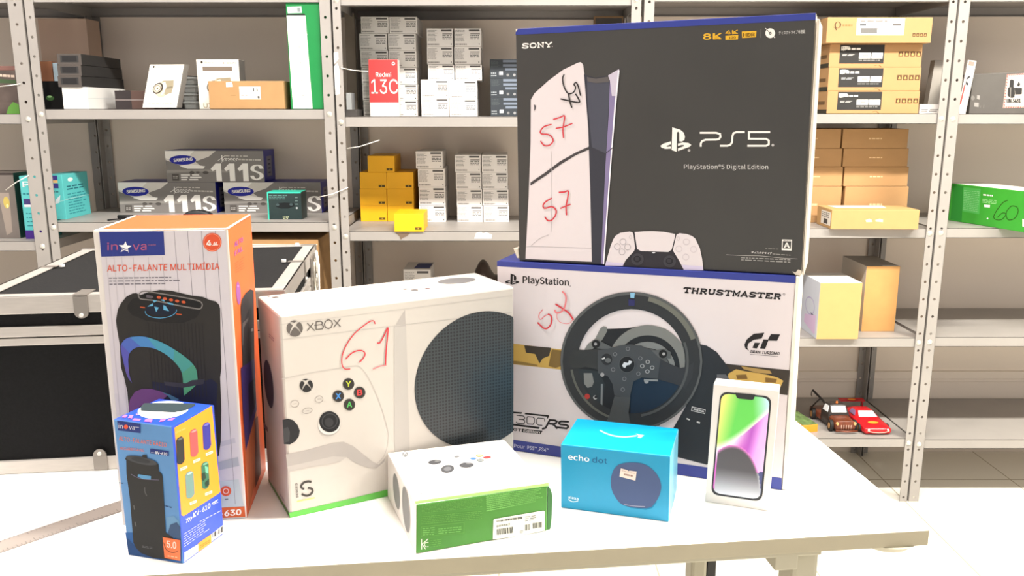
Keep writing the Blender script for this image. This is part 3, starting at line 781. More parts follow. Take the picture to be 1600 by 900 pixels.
def vent_mat():
    m = bpy.data.materials.new('printed_perforated_grille'); m.use_nodes = True; nt = m.node_tree
    b = nt.nodes['Principled BSDF']; b.inputs['Roughness'].default_value = 0.35
    tc = nt.nodes.new('ShaderNodeTexCoord'); mp = nt.nodes.new('ShaderNodeMapping')
    mp.inputs['Rotation'].default_value = (0, 0, -math.atan2(XB.d.y, XB.d.x)); mp.inputs['Scale'].default_value = (220, 220, 220)
    nt.links.new(tc.outputs['Object'], mp.inputs[0])
    sx = nt.nodes.new('ShaderNodeSeparateXYZ'); nt.links.new(mp.outputs[0], sx.inputs[0])
    def mth(op, a, bb=None):
        n = nt.nodes.new('ShaderNodeMath'); n.operation = op
        if hasattr(a, 'links'): nt.links.new(a, n.inputs[0])
        else: n.inputs[0].default_value = a
        if bb is not None:
            if hasattr(bb, 'links'): nt.links.new(bb, n.inputs[1])
            else: n.inputs[1].default_value = bb
        return n.outputs[0]
    fx = mth('SUBTRACT', mth('FRACT', sx.outputs['X']), 0.5); fz = mth('SUBTRACT', mth('FRACT', sx.outputs['Z']), 0.5)
    d = mth('ADD', mth('MULTIPLY', fx, fx), mth('MULTIPLY', fz, fz))
    k = mth('LESS_THAN', d, 0.1)
    mx = nt.nodes.new('ShaderNodeMix'); mx.data_type = 'RGBA'
    nt.links.new(k, mx.inputs['Factor'])
    mx.inputs['A'].default_value = (lin(50), lin(56), lin(60), 1); mx.inputs['B'].default_value = (lin(20), lin(24), lin(28), 1)
    nt.links.new(mx.outputs['Result'], b.inputs['Base Color'])
    return m
VENT = vent_mat()
# true circle on the face, cut off by the carton's edge
cw = F.px(752, 594, 0); le = F.px(648, 600, 0); R = (cw - le).length
circ = []
nrm = XB.n; dd = XB.d; edge = (F.px(803, 600, 0) - cw).dot(dd)
for i in range(96):
    t = 2 * pi * i / 96; a = R * cos(t); bz = R * 0.985 * sin(t)
    circ.append((min(a, edge - 0.001), bz))
mb = MB()
mb.add([cw + dd * a + Vector((0, 0, bz)) + F.n * 0.00044 for a, bz in circ], [tuple(range(96))], VENT)
mb.build('printed_vent', XB.root)
sh1 = K(172, 165, 160); sh2 = K(182, 176, 170)
art = [
    (sh1, poly((632.7, 484), (634, 510), (616.5, 511)), 1), (sh2, poly((615.5, 511), (634.5, 509.5), (640, 690), (640, 768), (622, 772), (616, 690)), 1),
    (K(182, 176, 170), stroke([(439, 531), (600, 511), (800, 488)], 0.9, False, False), 1), (K(184, 178, 172), stroke([(800, 462), (438, 507)], 0.7, False, False), 1),
    (K(182, 175, 169), stroke([(441, 592), (480, 584), (520, 577), (556, 572), (568, 579), (580, 598), (592, 626), (603, 660), (607, 685), (600, 712), (585, 728)], 1.2), 1),
    (K(170, 163, 158), poly((447, 710), (480, 703), (520, 692), (537, 690.5), (552, 697), (568, 710), (580, 720), (592, 726), (603, 714), (600, 722), (588, 732), (575, 731), (556, 724), (542, 714), (520, 713), (490, 720), (449, 729)), 1),
    (K(182, 175, 169), poly((449, 729), (490, 720), (520, 713), (542, 714), (530, 722), (480, 731), (451, 737)), 1),
    (K(30, 30, 32), ell(515, 659, 16, 16.5, -30), 3), (K(60, 60, 62), ring(515, 658, 13, 12, 1.6, -30), 4), (K(52, 52, 54), ell(514, 660, 7), 4),
    (K(214, 210, 205), ell(514.5, 663, 17.5, 16, -20), 2), (K(172, 166, 160), ell(515, 667, 17.5, 14, -20), 1),
    (K(38, 38, 40), poly((441.5, 656), (450, 654.3), (458, 656.5), (465, 664), (468.5, 673), (467, 682), (461, 690), (453, 694.5), (443.6, 694)), 2),
    (K(60, 60, 62), poly((442.5, 670), (450, 667), (453, 675), (452, 690), (443.6, 692)), 3),
]
art += xlogo(478.7, 602.3, 10.6, K(44, 42, 42), None, 2)
for cx, cy, ch, c in ((544.6, 600, 'Y', (186, 196, 60)), (562, 613.4, 'B', (204, 66, 66)), (528.6, 619, 'X', (70, 140, 214)), (546, 632.3, 'A', (84, 176, 90))):
    art += [(K(50, 46, 44), ell(cx, cy, 9, 9.2), 2), (K(72, 68, 64), ring(cx, cy, 8.4, 8.6, 0.8), 3), (K(*c), text(ch, (cx - 3.8, cy + 4.6), (cx + 3.8, cy + 3.8), 8.6, 0.03), 3)]
for cx, cy, rx, ry in ((460.6, 631, 6.6, 5.8), (498.7, 624, 6.4, 5.6), (480.3, 641.8, 8, 4.6)):
    art += [(K(140, 132, 126), ring(cx, cy, rx, ry, 0.7, -12), 2), (K(168, 160, 154), stroke([(cx - 2.5, cy + .5), (cx + 2.5, cy - .5)], 0.7), 2)]
prints('printed_controller', F, XB.root, art)
art = xlogo(460.6, 513.2, 12.8, gx, None, 2)
for s_ in ([(300,262),(388,350)], [(300,352),(375,258)], [(385,288),(470,278)], [(405,338),(405,246),(460,240),(482,258),(470,278),(492,300),(480,328),(405,338)], [(548,220),(515,240),(502,275),(515,312),(548,328),(582,312),(598,272),(585,236),(548,220)], [(612,222),(692,304)], [(612,310),(690,210)]):
    art.append((gx, stroke([(440 + a / 7.5, 470 + b / 7.5) for a, b in s_], 1.5, False, False), 2))
def p7(*Q): return [(380 + a / 10, 730 + b / 10) for a, b in Q]
art += [(K(70, 66, 62), stroke(p7((1068,228),(1010,222),(950,240),(908,285),(915,325),(955,338)), 3.4, True, False), 2), (K(70, 66, 62), stroke(p7((1010,325),(1065,335),(1085,375),(1050,425),(985,445),(912,420)), 3.4, True, False), 2),
        (K(96, 92, 88), text('SERIES', (466.4, 777.6), (464.6, 755), 3.4, 0.02, up=(-1, 0.1)), 2),
        (K(206, 222, 120), poly(*p7((838,528),(1118,470),(1118,488),(840,545))), 2)]
prints('printed_lettering', F, XB.root, art)
prints('marker_number', F, XB.root, [
    (red, stroke([(440 + a / 7.5, 470 + b / 7.5) for a, b in ((1095,268),(1078,236),(1030,245),(940,310),(850,390),(770,500),(720,610),(705,690),(712,760),(745,800),(800,800))], 1.7), 5),
    (red, stroke([(440 + a / 7.5, 470 + b / 7.5) for a, b in ((755,680),(820,615),(890,585),(950,588),(978,620),(960,670),(915,718))], 1.9), 5),
    (red, stroke([(440 + a / 7.5, 470 + b / 7.5) for a, b in ((1125,495),(1155,488),(1200,410),(1245,315),(1240,430),(1225,580),(1218,745))], 2.0), 5),
    (red2, stroke([(440 + a / 7.5, 470 + b / 7.5) for a, b in ((1075,800),(1150,768),(1225,755))], 1.5), 5)], label='hand drawn red number 61')
GREEN = mat('bright_green_card', (92, 180, 70), 0.4, var=0.05, scale=20)
GREEN2 = mat('mid_green_card', (66, 134, 42), 0.4, var=0.06, scale=14)
prints('green_bottom_band', F, XB.root, [(GREEN, poly((451.8, 801.2), (540, 781), (611, 763.5), (803, 723), (803, 731.4), (612, 774), (540, 790), (453.2, 809.3)), 2)])
prints('green_bottom_band', XB.left, XB.root, [(GREEN2, poly((451.4, 801.2), (452.8, 809.2), (420, 753), (419, 747)), 2)])
prints('printed_artwork', XB.left, XB.root, [(K(70, 62, 72), ell(419.8, 600, 6.6, 38, -6), 2), (K(150, 136, 144), dashes([(420, 520), (428, 528), (428, 535), (420, 527)], 2, 3, .5, (2, 3), 0), 2),
    (K(120, 108, 118), poly((412, 660), (418, 668), (419, 676), (413, 668)), 2), (K(150, 140, 148), dashes([(437, 770), (444, 780), (444, 784), (437, 774)], 2, 3, .5, (2, 2), 0), 2)])
prints('printed_artwork', XB.top, XB.root, [(K(100, 98, 98), ell(713.5, 438.6, 29.5, 4.6, -4), 1),
    (K(90, 86, 84), poly((424, 464.5), (431, 463), (437, 464), (428, 466)), 1), (K(110, 106, 104), poly((418, 463.5), (421, 462.8), (421, 464), (418.5, 464.4)), 1), (K(110, 106, 104), poly((434, 461.5), (440, 462.5), (438, 463.2)), 1),
    (K(150, 140, 140), stroke([(553, 468), (556, 466), (561, 470)], 1.0), 1), (K(170, 165, 165), text('XBOX', (450, 468), (463, 466), 4, 0), 1),
    (K(96, 92, 90), ell(648, 453, 6, 1.3), 1), (K(90, 80, 80), ell(633, 451.5, 4, 1), 1), (K(110, 90, 90), ell(668, 450.5, 4, 1), 1), (K(170, 160, 160), stroke([(652, 457.5), (670, 455.5), (690, 452.5)], 0.6), 1)])

# ---- tall orange loudspeaker box
ORANGE = mat('orange_card', (236, 104, 50), 0.45, var=0.03, scale=10)
SP = table_box('loudspeaker_box', 'tall orange and grey carton picturing a black party loudspeaker', 'box',
    (191.7, 820.5), (386.3, 809.8), (144.5, 361), (356.5, 358), 0.152, {'top': mat('orange_card_toned_down', (226, 88, 40), 0.45), 'right': ORANGE}, WHITECARD, bevel=0.0015)  # same orange on top, darkened to offset the strong light from above
F = SP.front
PLANK = K(204, 198, 204)
art = [(PLANK, poly((154, 362), (352.5, 360), (380, 790), (197, 801)), 1), (K(184, 192, 196), poly((343, 752), (373, 749), (381, 790), (340, 794)), 2), (K(170, 172, 180), poly((341, 722), (372, 714), (374, 728), (341, 735)), 2),
       (K(188, 184, 194), poly((345, 690), (367, 684), (368, 692), (345, 698)), 2),
       (K(204, 92, 44), poly((197, 801.5), (382, 791.5), (383.5, 807.5), (198, 817.5)), 2), (K(236, 228, 220), text('KV', (300, 811), (336, 809), 9, 0.06), 3), (K(236, 228, 220), text('-630', (343, 807.2), (376.5, 804.2), 8.6, 0.05), 3),
       (K(60, 60, 62), poly((357, 757), (368, 753), (371, 790), (369, 790)), 1)]
for x in (272, 293, 314.5, 336.5): art.append((K(128, 122, 132), stroke([(x, 361), (x + 4.5, 418), (x + 18, 600), (x + 31, 788)], 0.6, False, False), 2))
for x in (208, 231.5, 254): art.append((K(150, 144, 152), stroke([(x, 402), (x + 4, 455), (x + 26, 750)], 0.5, False, False), 2))
for x in (166, 178, 190): art.append((K(190, 184, 190), stroke([(x, 402), (x + 26, 700)], 1.2, False, False), 2))
prints('printed_background', F, SP.root, art)
SB_ = K(42, 40, 38)
def p5(*Q): return [(180 + a / 4.09, 440 + b / 4.09) for a, b in Q]
art = [(SB_, poly((181,501),(184,484),(189,474),(197,464),(207,458.5),(213,458),(219,461),(234,456),(250,453),(268,454.5),(283,458),(300,462),(317,464),(328,469),(337,471),(342,476),(344,482),(345,550),(346,575),(344,590),(346,640),(345,690),(342,712),(332,720),(250,728),(206,706),(201,636),(199,612),(194,590),(189,574),(187,538),(183,515)), 3),
       (K(28, 27, 27), poly(*p5((80,150),(110,110),(150,100),(300,90),(480,110),(550,140),(545,190),(520,230),(440,262),(330,265),(200,250),(110,215),(78,180))), 4),
       (K(122, 118, 116), stroke(p5((155,105),(150,85),(185,62),(300,78),(420,98),(530,122),(556,145),(545,172),(510,172),(380,148),(255,122),(170,112),(155,105)), 1.8), 5),
       (K(18, 18, 20), poly(*p5((168,100),(170,84),(190,74),(300,88),(420,108),(525,130),(542,148),(535,162),(510,162),(380,138),(255,112))), 4),
       (K(90, 84, 92), poly(*p5((196,90),(205,84),(240,92),(244,102),(230,108),(200,102))), 6),
       (K(16, 26, 44), ell(*(180 + 292/4.09, 440 + 178/4.09), 24, 10, 2), 5), (K(84, 150, 190), stroke(p5((192,190),(198,208),(230,226),(290,233),(350,222),(385,200),(392,180)), 1.1), 6)]
for q in ([(250,160),(278,166),(262,195)], [(308,150),(322,156),(345,190),(308,180)], [(205,160),(240,138),(242,155)], [(240,118),(270,122),(248,134)], [(290,118),(315,110),(315,128)], [(330,132),(370,140),(375,150),(345,146)]): art.append((K(96, 168, 206), poly(*p5(*q)), 6))
for cx, cy in ((279,101),(318,109),(357,117),(396,124),(437,131)): art.append((K(190, 84, 48), ell(180 + cx/4.09, 440 + cy/4.09, 3.3, 2.2, 10), 6))
for q in ([(160,160),(190,163),(190,170),(160,166)], [(390,204),(425,208),(425,214),(390,210)]): art.append((K(190, 84, 48), poly(*p5(*q)), 6))
for i in range(16):
    x = 232 + i * 5.6; art.append((K(34, 32, 31), stroke([(x, 505), (x + 3, 560), (x + 7, 620)], 1.1, False, False), 4))
outer = smoothpts(p5((105,645),(75,600),(50,500),(35,420),(48,385),(80,360),(140,350),(205,356),(300,390),(400,448),(475,505),(515,555),(525,610),(522,655),(442,727)), 4)
inner = smoothpts(p5((107,648),(92,600),(85,540),(85,480),(105,440),(150,418),(210,420),(265,434),(330,470),(385,520),(418,565),(430,605),(434,650),(438,700),(440,727)), 4)
n_ = len(outer) - 1
stops = [(94, 84, 156), (84, 84, 168), (76, 100, 180), (72, 128, 186), (70, 146, 168), (72, 148, 140), (76, 148, 120), (80, 154, 112)]
for i in range(n_):
    k = min(7, int(i / n_ * 8)); art.append((K(*stops[k]), poly(outer[i], outer[i+1], inner[i+1], inner[i]), 5))
art += [(K(104, 62, 118), poly((201,640),(203,624),(211,612),(222,607.5),(236,607.5),(252,612),(262,618),(248,630),(238,632),(220,634),(206,650)), 5), (K(70, 110, 140), poly((252,612),(266,617),(280,624),(270,628),(262,618)), 5),
        (K(26, 28, 52), poly((238,596),(290,604),(330,592),(340,600),(338,640),(330,640),(280,634),(240,620)), 4), (K(52, 50, 60), poly((256,596),(290,599),(300,594),(320,592),(318,600),(286,606),(258,602)), 5)]
prints('printed_loudspeaker', F, SP.root, art)
NAVY = K(42, 54, 128)
rd = K(214, 84, 52)
art = [(NAVY, poly((155, 362), (255.5, 361.2), (257.5, 398.5), (158.3, 401)), 3),
       (K(168, 84, 120), text('in', (167.5, 391), (184, 390.6), 11.6, 0.0), 4), (K(168, 84, 120), text('va', (207.5, 391.4), (229, 390.6), 12.6, 0.0), 4), (K(140, 90, 130), text('trade', (231, 384), (243.5, 383.6), 2.6, 0.03), 4),
       (rd, text('ALTO-FALANTE MULTIMÍDIA', (167.5, 424.2), (343, 421.2), 9.8, 0.008), 3)]
star = []
for i in range(10):
    a = radians(-90 + 36 * i + 4); r = 10.6 if i % 2 == 0 else 4.6; star.append((195.5 + r * cos(a), 386.5 + r * 0.9 * sin(a)))
art += [(K(238, 236, 240), poly(*star), 4), (NAVY, stroke([(188, 386), (196, 389.5), (204, 389)], 1.2), 5), (NAVY, stroke([(190, 390), (197, 393), (203, 392.6)], 1.0), 5)]
art += [(K(110, 106, 116), dashes([(170, 432.5), (290, 430.5), (289, 445.5), (171, 446.5)], 3, 5, 0.3, (9, 14), 0.3), 3),
        (rd, ell(331.7, 378.6, 14.6), 3), (K(240, 170, 140), ring(331.7, 378.6, 13.2, 13.2, 0.5), 4), (K(246, 240, 234), text('4', (322.6, 384), (330, 383.6), 8.2, 0.04), 4), (K(246, 240, 234), text('.áL', (331.5, 383.8), (340.8, 383), 5.2, 0.03), 4),
        (rd, ell(353, 767.3, 8.2, 8.0), 3), (K(235, 200, 190), ring(353, 767.3, 4.6, 4.6, 1.2), 4), (K(70, 74, 90), stroke([(351, 780.5), (356.5, 780)], 1.4, False, False), 3)]
prints('printed_lettering', F, SP.root, art)
pur = K(150, 84, 148)
prints('printed_artwork', SP.right, SP.root, [
    (pur, text('ALTO', (366.5, 386), (379.5, 377.5), 7.5, 0.02), 2), (pur, text('FAL', (367, 400), (379.5, 391.5), 7.5, 0.02), 2),
    (K(214, 96, 70), dashes([(367, 410), (383, 398), (383, 420), (368, 428)], 5, 3, 0.2, (2, 3), 0.3), 2), (pur, ell(372.6, 458, 3.4, 18, -3), 2), (K(190, 130, 190), ell(372, 447, 1.4, 2.2), 3),
    (K(52, 50, 52), poly((376.5, 480), (378, 468), (384, 458), (391, 452), (396.5, 454), (397.5, 560), (379.5, 575)), 3), (K(92, 88, 88), poly((379, 505), (388, 496), (388, 500), (381, 512), (380, 540), (378.6, 540)), 4), (K(150, 150, 150), poly((392, 514), (396, 512), (396.2, 517), (392.2, 518)), 4),
    (K(60, 44, 104), poly((376.5, 575), (397.5, 560), (401, 640), (384, 705), (379.5, 640)), 3), (K(40, 34, 60), poly((388, 600), (399, 590), (400, 630), (390, 660)), 4),
    (K(216, 106, 60), poly((379.7, 640), (384, 705), (388.6, 800), (386.6, 806)), 2), (K(196, 108, 70), poly((401, 640), (405.5, 720), (388.6, 800), (384, 705)), 2),  # duller oranges, then brown below: shade painted into the orange side, not print
    (K(120, 62, 52), poly((398, 655), (403, 650), (408, 738), (399, 762)), 3)])
prints('worn_edge', SP.top, SP.root, [(K(246, 226, 214), poly((144.8, 360.7), (209, 336.8), (214, 336.6), (153, 359.8)), 1), (K(246, 226, 214), poly((350, 358.2), (356.3, 357.8), (391.5, 335.8), (388, 335.6)), 1), (K(246, 226, 214), poly((146, 360.4), (356, 357.6), (355, 356.2), (150, 358.6)), 1)])

# ---- small blue loudspeaker box
BLU = mat('cobalt_card', (40, 74, 190), 0.35, var=0.03, scale=12)
SKY = mat('ocean_print_card', (86, 140, 196), 0.4, var=0.10, scale=16)
S = table_box('portable_speaker_box', 'small blue and orange carton picturing a black bottle shaped speaker', 'box',
    (200.5, 866.5), (287, 881), (177, 655), (268, 666.5), 0.0785, {'front': SKY, 'top': BLU, 'right': BLU}, BLU, bevel=0.0012, back=(350.3, 834))
F = S.front
def q5(*Q): return [(160 + a / 5, 720 + b / 5) for a, b in Q]
def q0(*Q): return [(160 + a / 5, 600 + b / 5) for a, b in Q]
org = K(232, 120, 74); fd = K(42, 42, 42)
prints('printed_speaker', F, S.root, [
    (K(44, 96, 160), poly(*q5((180,560),(250,560),(300,620),(470,690),(610,560),(625,800),(205,735))), 1), (K(34, 72, 124), poly(*q5((190,600),(240,650),(300,700),(400,740),(480,770),(205,735))), 2),
    (K(106, 150, 190), poly(*q5((500,440),(560,430),(600,480),(600,540),(510,560))), 1), (K(60, 84, 120), poly(*q5((530,500),(580,480),(610,520),(612,620),(560,600),(500,600))), 2),
    (fd, poly(*q5((188,100),(186,-5),(180,-10),(178,-22),(240,-28),(310,-28),(312,-45),(345,-48),(350,-18),(420,10),(438,30),(440,80),(465,105),(470,130),(480,300),(495,560),(600,640),(600,780),(400,760),(300,720),(262,680),(242,640),(215,300))), 3),
    (K(70, 72, 76), ell(160 + 305/5, 720 - 2/5, 25, 5.6, 12), 4), (K(52, 54, 58), ell(160 + 300/5, 720 - 4/5, 15, 3.4, 12), 5),
    (K(90, 150, 196), poly(*q5((280,105),(380,120),(378,150),(310,140),(275,125))), 4), (K(110, 104, 130), stroke(q5((225,105),(270,130),(330,145),(440,150)), 0.8), 4),
    (K(90, 90, 90), stroke(q5((330,210),(332,240),(345,272)), 1.6), 4), (K(100, 100, 100), stroke(q5((245,350),(250,380)), 1.4), 4), (K(100, 100, 100), stroke(q5((255,480),(262,510)), 1.6), 4),
    (K(96, 96, 98), dashes(q5((310,660),(390,670),(390,690),(310,680)), 2, 3, .5, (3, 4), 0), 4),
    (org, poly(*q5((470,595),(608,620),(610,782),(485,758))), 5), (K(60, 40, 36), stroke(q5((478,640),(500,695),(550,718),(590,705)), 0.8), 6), (K(240, 222, 210), text('5.0', q5((505, 675))[0], q5((575, 688))[0], 10.4, 0.02), 6), (K(250, 180, 140), dashes(q5((510,735),(585,748),(585,762),(510,750)), 1, 2, .6, (3, 3), 0), 6),
    (K(60, 80, 120), dashes(q5((130,165),(160,170),(160,182),(130,178)), 1, 2, .6, (2, 2), 0), 2), (K(50, 70, 110), dashes(q5((470,340),(540,360),(540,374),(470,354)), 1, 2, .5, (3, 3), 0), 2)])
prints('printed_lettering', F, S.root, [
    (K(36, 52, 120), poly(*q0((115,285),(298,310),(298,384),(122,362))), 2), (K(220, 218, 230), text('in', q0((126, 345))[0], q0((160, 349))[0], 7, 0.0), 3), (K(220, 90, 60), ell(160 + 184/5, 600 + 335/5, 3.4), 3), (K(220, 218, 230), text('va', q0((208, 355))[0], q0((252, 360))[0], 7, 0.0), 3), (K(190, 188, 210), stroke(q0((256,336),(286,340)), 1.0, False, False), 3),
    (org, text('ALTO-FALANTE RÁDIO', q0((128, 440))[0], q0((500, 492))[0], 6.4, 0.0), 2), (org, text('RECARREGÁVEL', q0((138, 512))[0], q0((328, 530))[0], 4.2, 0.0), 2),
    (K(36, 52, 120), poly(*q0((372,505),(518,525),(518,562),(374,542))), 2), (K(226, 226, 236), text('KV-610', q0((415, 546))[0], q0((505, 558))[0], 4.2, 0.03), 3), (K(160, 168, 200), stroke(q0((380,534),(410,538)), 1.0, False, False), 3)])
ORA = mat('orange_print', (244, 150, 40), 0.45)
art = [(ORA, poly((272.5, 668.5), (331, 634), (344.3, 768), (342, 771), (287, 806.5), (283.5, 805)), 1),
       (K(236, 232, 230), poly(*q5((640,718),(750,650),(945,500),(948,560),(640,790))), 1), (ORA, poly(*q5((748,645),(850,572),(852,640),(750,712))), 2),
       (K(230, 230, 236), text('KV-610', q5((712, 443))[0], q5((842, 366))[0], 7.6, 0.012), 2)]
for k in range(3):
    art.append((K(230, 230, 236), stroke(q5((652 + k*16, 455 - k*8), (668 + k*16, 455 - k*8), (656 + k*16, 485 - k*8)), 0.9, False, False), 2)); art.append((K(230, 230, 236), stroke(q5((874 + k*14, 318 - k*8), (856 + k*14, 336 - k*8), (876 + k*14, 340 - k*8)), 0.9, False, False), 2))
cyls = [((576, 420), (640, 620), (48, 48, 46)), ((682, 360), (746, 560), (190, 84, 84)), ((782, 308), (846, 506), (60, 56, 140)), ((648, 690), (716, 886), (110, 140, 134)), ((772, 615), (834, 812), (60, 110, 84))]
for (x0, y0), (x1, y1), c in cyls:
    h0 = 8
    body = [(x0, y0 + 24), (x0 + 12, y0 + 2), (x0 + 40, y0 - 12), (x1 - 10, y0 - 4), (x1 - 4, y0 + 10), (x1 + 4, y1 - 30), (x1 - 6, y1 - 8), (x0 + 40, y1 + 8), (x0 + 18, y1 + 8), (x0 + 8, y1 - 4)]
    art.append((K(*c), poly(*q0(*body)), 2)); art.append((K(min(255, c[0]+50), min(255, c[1]+50), min(255, c[2]+50)), ell(160 + (x0 + 34)/5, 600 + (y0 + 8)/5, 4.5, 1.6, -25), 3))
art += [(K(40, 60, 46), poly(*q0((775,700),(800,690),(812,730),(790,760),(776,740))), 3), (K(110, 190, 150), poly(*q0((800,640),(826,650),(826,700),(806,690))), 3), (K(40, 60, 46), poly(*q0((800,770),(832,740),(834,790),(806,806))), 3)]
for x, y in ((636, 660), (738, 600), (836, 543), (710, 928), (830, 855)):
    art.append((K(240, 226, 200), poly(*q0((x - 28, y - 2), (x + 26, y - 24), (x + 28, y - 4), (x - 26, y + 20))), 2)); art.append((ORA, stroke(q0((x - 18, y + 4), (x + 18, y - 10)), 0.9, False, False), 3))
art += [(K(250, 200, 130), text('Cores', q0((572, 388))[0], q0((650, 352))[0], 3.2, 0.0), 2), (K(190, 196, 230), dashes(q5((635,565),(830,440),(835,540),(640,680)), 6, 9, .28, (3, 6), 0.25), 2), (K(190, 196, 230), dashes(q5((760,470),(925,385),(925,395),(760,480)), 1, 9, .5, (6, 6), 0), 2),
        (K(60, 58, 58), barcode(q5((862,565),(940,510),(940,555),(862,602)), 10), 2), (K(150, 146, 140), dashes(q5((660,735),(740,690),(740,715),(660,760)), 2, 3, .4, (2, 3), 0), 2), (K(200, 110, 40), dashes(q5((760,660),(840,610),(840,640),(760,690)), 2, 5, .3, (2, 3), 0), 3)]
prints('printed_artwork', S.right, S.root, art)
prints('printed_artwork', S.top, S.root, [(K(238, 232, 226), ell(255, 640.5, 40, 13.5, -5), 1), (K(44, 56, 60), poly(*q0((300,178),(325,150),(440,148),(728,152),(722,170),(650,205),(560,222),(300,208))), 2), (K(230, 110, 170), dashes(q0((140,258),(165,240),(250,245),(240,268)), 2, 4, .6, (2, 3), .1), 3),
    (K(230, 110, 170), dashes(q0((215,280),(230,268),(410,278),(400,298)), 2, 4, .6, (3, 5), .1), 3), (K(230, 110, 170), dashes(q0((430,295),(440,280),(585,262),(560,280)), 2, 6, .6, (3, 5), .1), 3), (K(214, 160, 90), text('Super', q0((262,244))[0], q0((335,240))[0], 2.2, 0.02), 3)])

# ---- controller box, white top and green front
Cb = table_box('game_controller_box', 'flat white and green carton lying in front of the console box', 'box',
    (649.5, 866), (855.3, 829.5), (650, 788), (856.3, 759.5), 0.162, {'front': GREEN2}, WHITECARD, bevel=0.002)
F = Cb.front
def c3(*Q): return [(580 + a / 5, 660 + b / 5) for a, b in Q]
def c6(*Q): return [(400 + a / 4, 675 + b / 4) for a, b in Q]
def c4(*Q): return [(740 + a / 10, 740 + b / 10) for a, b in Q]
lg = K(118, 184, 94); lg2 = K(98, 160, 74)
art = [(lg2, dashes(c6((1035,455),(1415,405),(1415,470),(1035,510)), 7, 5, .55, (16, 24), .05), 1), (lg, dashes(c6((1440,400),(1598,380),(1598,470),(1440,498)), 8, 6, .55, (7, 12), .1), 1),
       (lg, dashes(c4((190,330),(1095,220),(1095,420),(200,600)), 9, 7, .5, (30, 40), .15), 1),
       (lg2, dashes(c6((1030,525),(1418,490),(1418,545),(1030,580)), 5, 8, .5, (16, 24), .1), 1), (lg2, polyh(c6((1030,592),(1302,562),(1302,632),(1030,655)), c6((1034,596),(1034,651),(1298,629),(1298,566))), 1),
       (lg, dashes(c6((1040,598),(1120,590),(1120,645),(1040,650)), 4, 9, .45, (2, 4), .1), 1), (lg, dashes(c6((1140,600),(1290,585),(1290,628),(1140,640)), 3, 3, .4, (4, 8), .2), 1),
       (lg2, dashes(c6((1085,675),(1160,665),(1160,715),(1085,725)), 4, 9, .4, (2, 4), .1), 1)]
kc = K(226, 234, 216)
art += [(kc, stroke(c6((1035,668),(1035,735)), 1.2, False, False), 1), (kc, stroke(c6((1076,668),(1038,702),(1060,733)), 1.2, False, False), 1), (kc, stroke(c6((1078,690),(1060,690),(1052,705),(1060,718),(1078,716)), 1.0, False, False), 1)]
prints('printed_lettering', F, Cb.root, art)
lab = K(232, 232, 218)
prints('product_label', F, Cb.root, [
    (lab, poly(*c4((310,725),(330,708),(1090,578),(1110,590),(1112,890),(720,975),(300,1030))), 3),
    (K(60, 60, 56), barcode(c4((360,735),(765,670),(765,708),(360,756)), 40, 5), 4), (K(60, 60, 56), barcode(c4((360,870),(620,830),(625,925),(365,960)), 18, 6), 4), (K(60, 60, 56), barcode(c4((805,800),(885,788),(885,880),(805,890)), 7, 8), 4), (K(60, 60, 56), barcode(c4((925,775),(1065,755),(1065,840),(925,860)), 12, 9), 4),
    (K(70, 70, 66), text('889842', c4((360, 838))[0], c4((570, 802))[0], 2.6, 0.03), 4), (K(90, 90, 86), dashes(c4((805,665),(980,640),(980,730),(805,755)), 3, 4, .3, (2, 3), .3), 4), (K(110, 110, 100), dashes(c4((720,890),(780,880),(780,930),(720,940)), 2, 4, .3, (1, 2), .3), 4)])
# side flap sticking out at the right
mb = MB()
tp = [pp(a, b, Cb.C[1], Cb.n) for a, b in ((857, 760), (862, 767), (864.6, 777), (862.6, 820), (860.5, 828.5), (856, 829))]
mb.add([p + Cb.n * 0.002 for p in tp] + [p + Cb.n * 0.006 + Cb.d * 0.0008 for p in tp], [tuple(range(6)), tuple(reversed(range(6, 12)))] + [(i, (i+1) % 6, 6 + (i+1) % 6, 6 + i) for i in range(6)], mat('dark_green_card', (52, 112, 52), 0.5))
mb.build('side_flap', Cb.root, bevel=0.0004)
# top edge of the green sleeve
prints('green_edge', Cb.top, Cb.root, [(mat('lime_green_card', (120, 214, 84), 0.4), poly((649.5, 787), (647.8, 783), (857, 754.4), (857.5, 759)), 1)])
bwn = K(70, 70, 72)
art = [(bwn, ell(679.4, 722, 10.4, 3.6, -4), 1), (bwn, ell(699.3, 732.6, 10.4, 6.2, -8), 1), (K(100, 100, 102), ell(699.3, 732.6, 6, 3.4, -8), 2), (bwn, ell(729, 726.6, 11.2, 4.2, -2), 1), (K(110, 110, 110), ell(732, 724, 4, 1.4, -2), 2), (K(110, 110, 110), ell(683, 720.4, 4, 1.4, -2), 2),
       (K(110, 110, 110), ell(713.8, 713.4, 4.4, 1.4, -4), 1), (K(150, 130, 30), ring(749, 712, 5.6, 1.9, 1.3), 1), (K(70, 110, 190), ell(739.5, 716.4, 4.8, 1.8), 1), (K(190, 60, 60), ell(761, 714.6, 6.4, 2.0, -4), 1), (K(60, 70, 60), ring(750.6, 719, 5.4, 1.9, 1.3), 1),
       (K(190, 190, 190), stroke([(692, 759), (691.5, 752), (695, 747), (706, 743.6), (738, 740)], 1.0), 1), (K(225, 225, 222), stroke([(738, 740), (775, 735), (790, 738), (796, 745)], 0.8), 1)]
art += [(K(120, 120, 120), q[1], 1) for q in xlogo(633, 709.5, 4.6, None, None, 1)]
art += [(K(205, 205, 205), text('XBOX', (645, 709.6), (671, 706.4), 4.2, 0.0), 1), (K(150, 150, 150), text('ROBOT WHITE', (660, 772), (643, 733), 5, 0.0, up=(-1, 0.12)), 1)]
prints('printed_artwork', Cb.top, Cb.root, art)
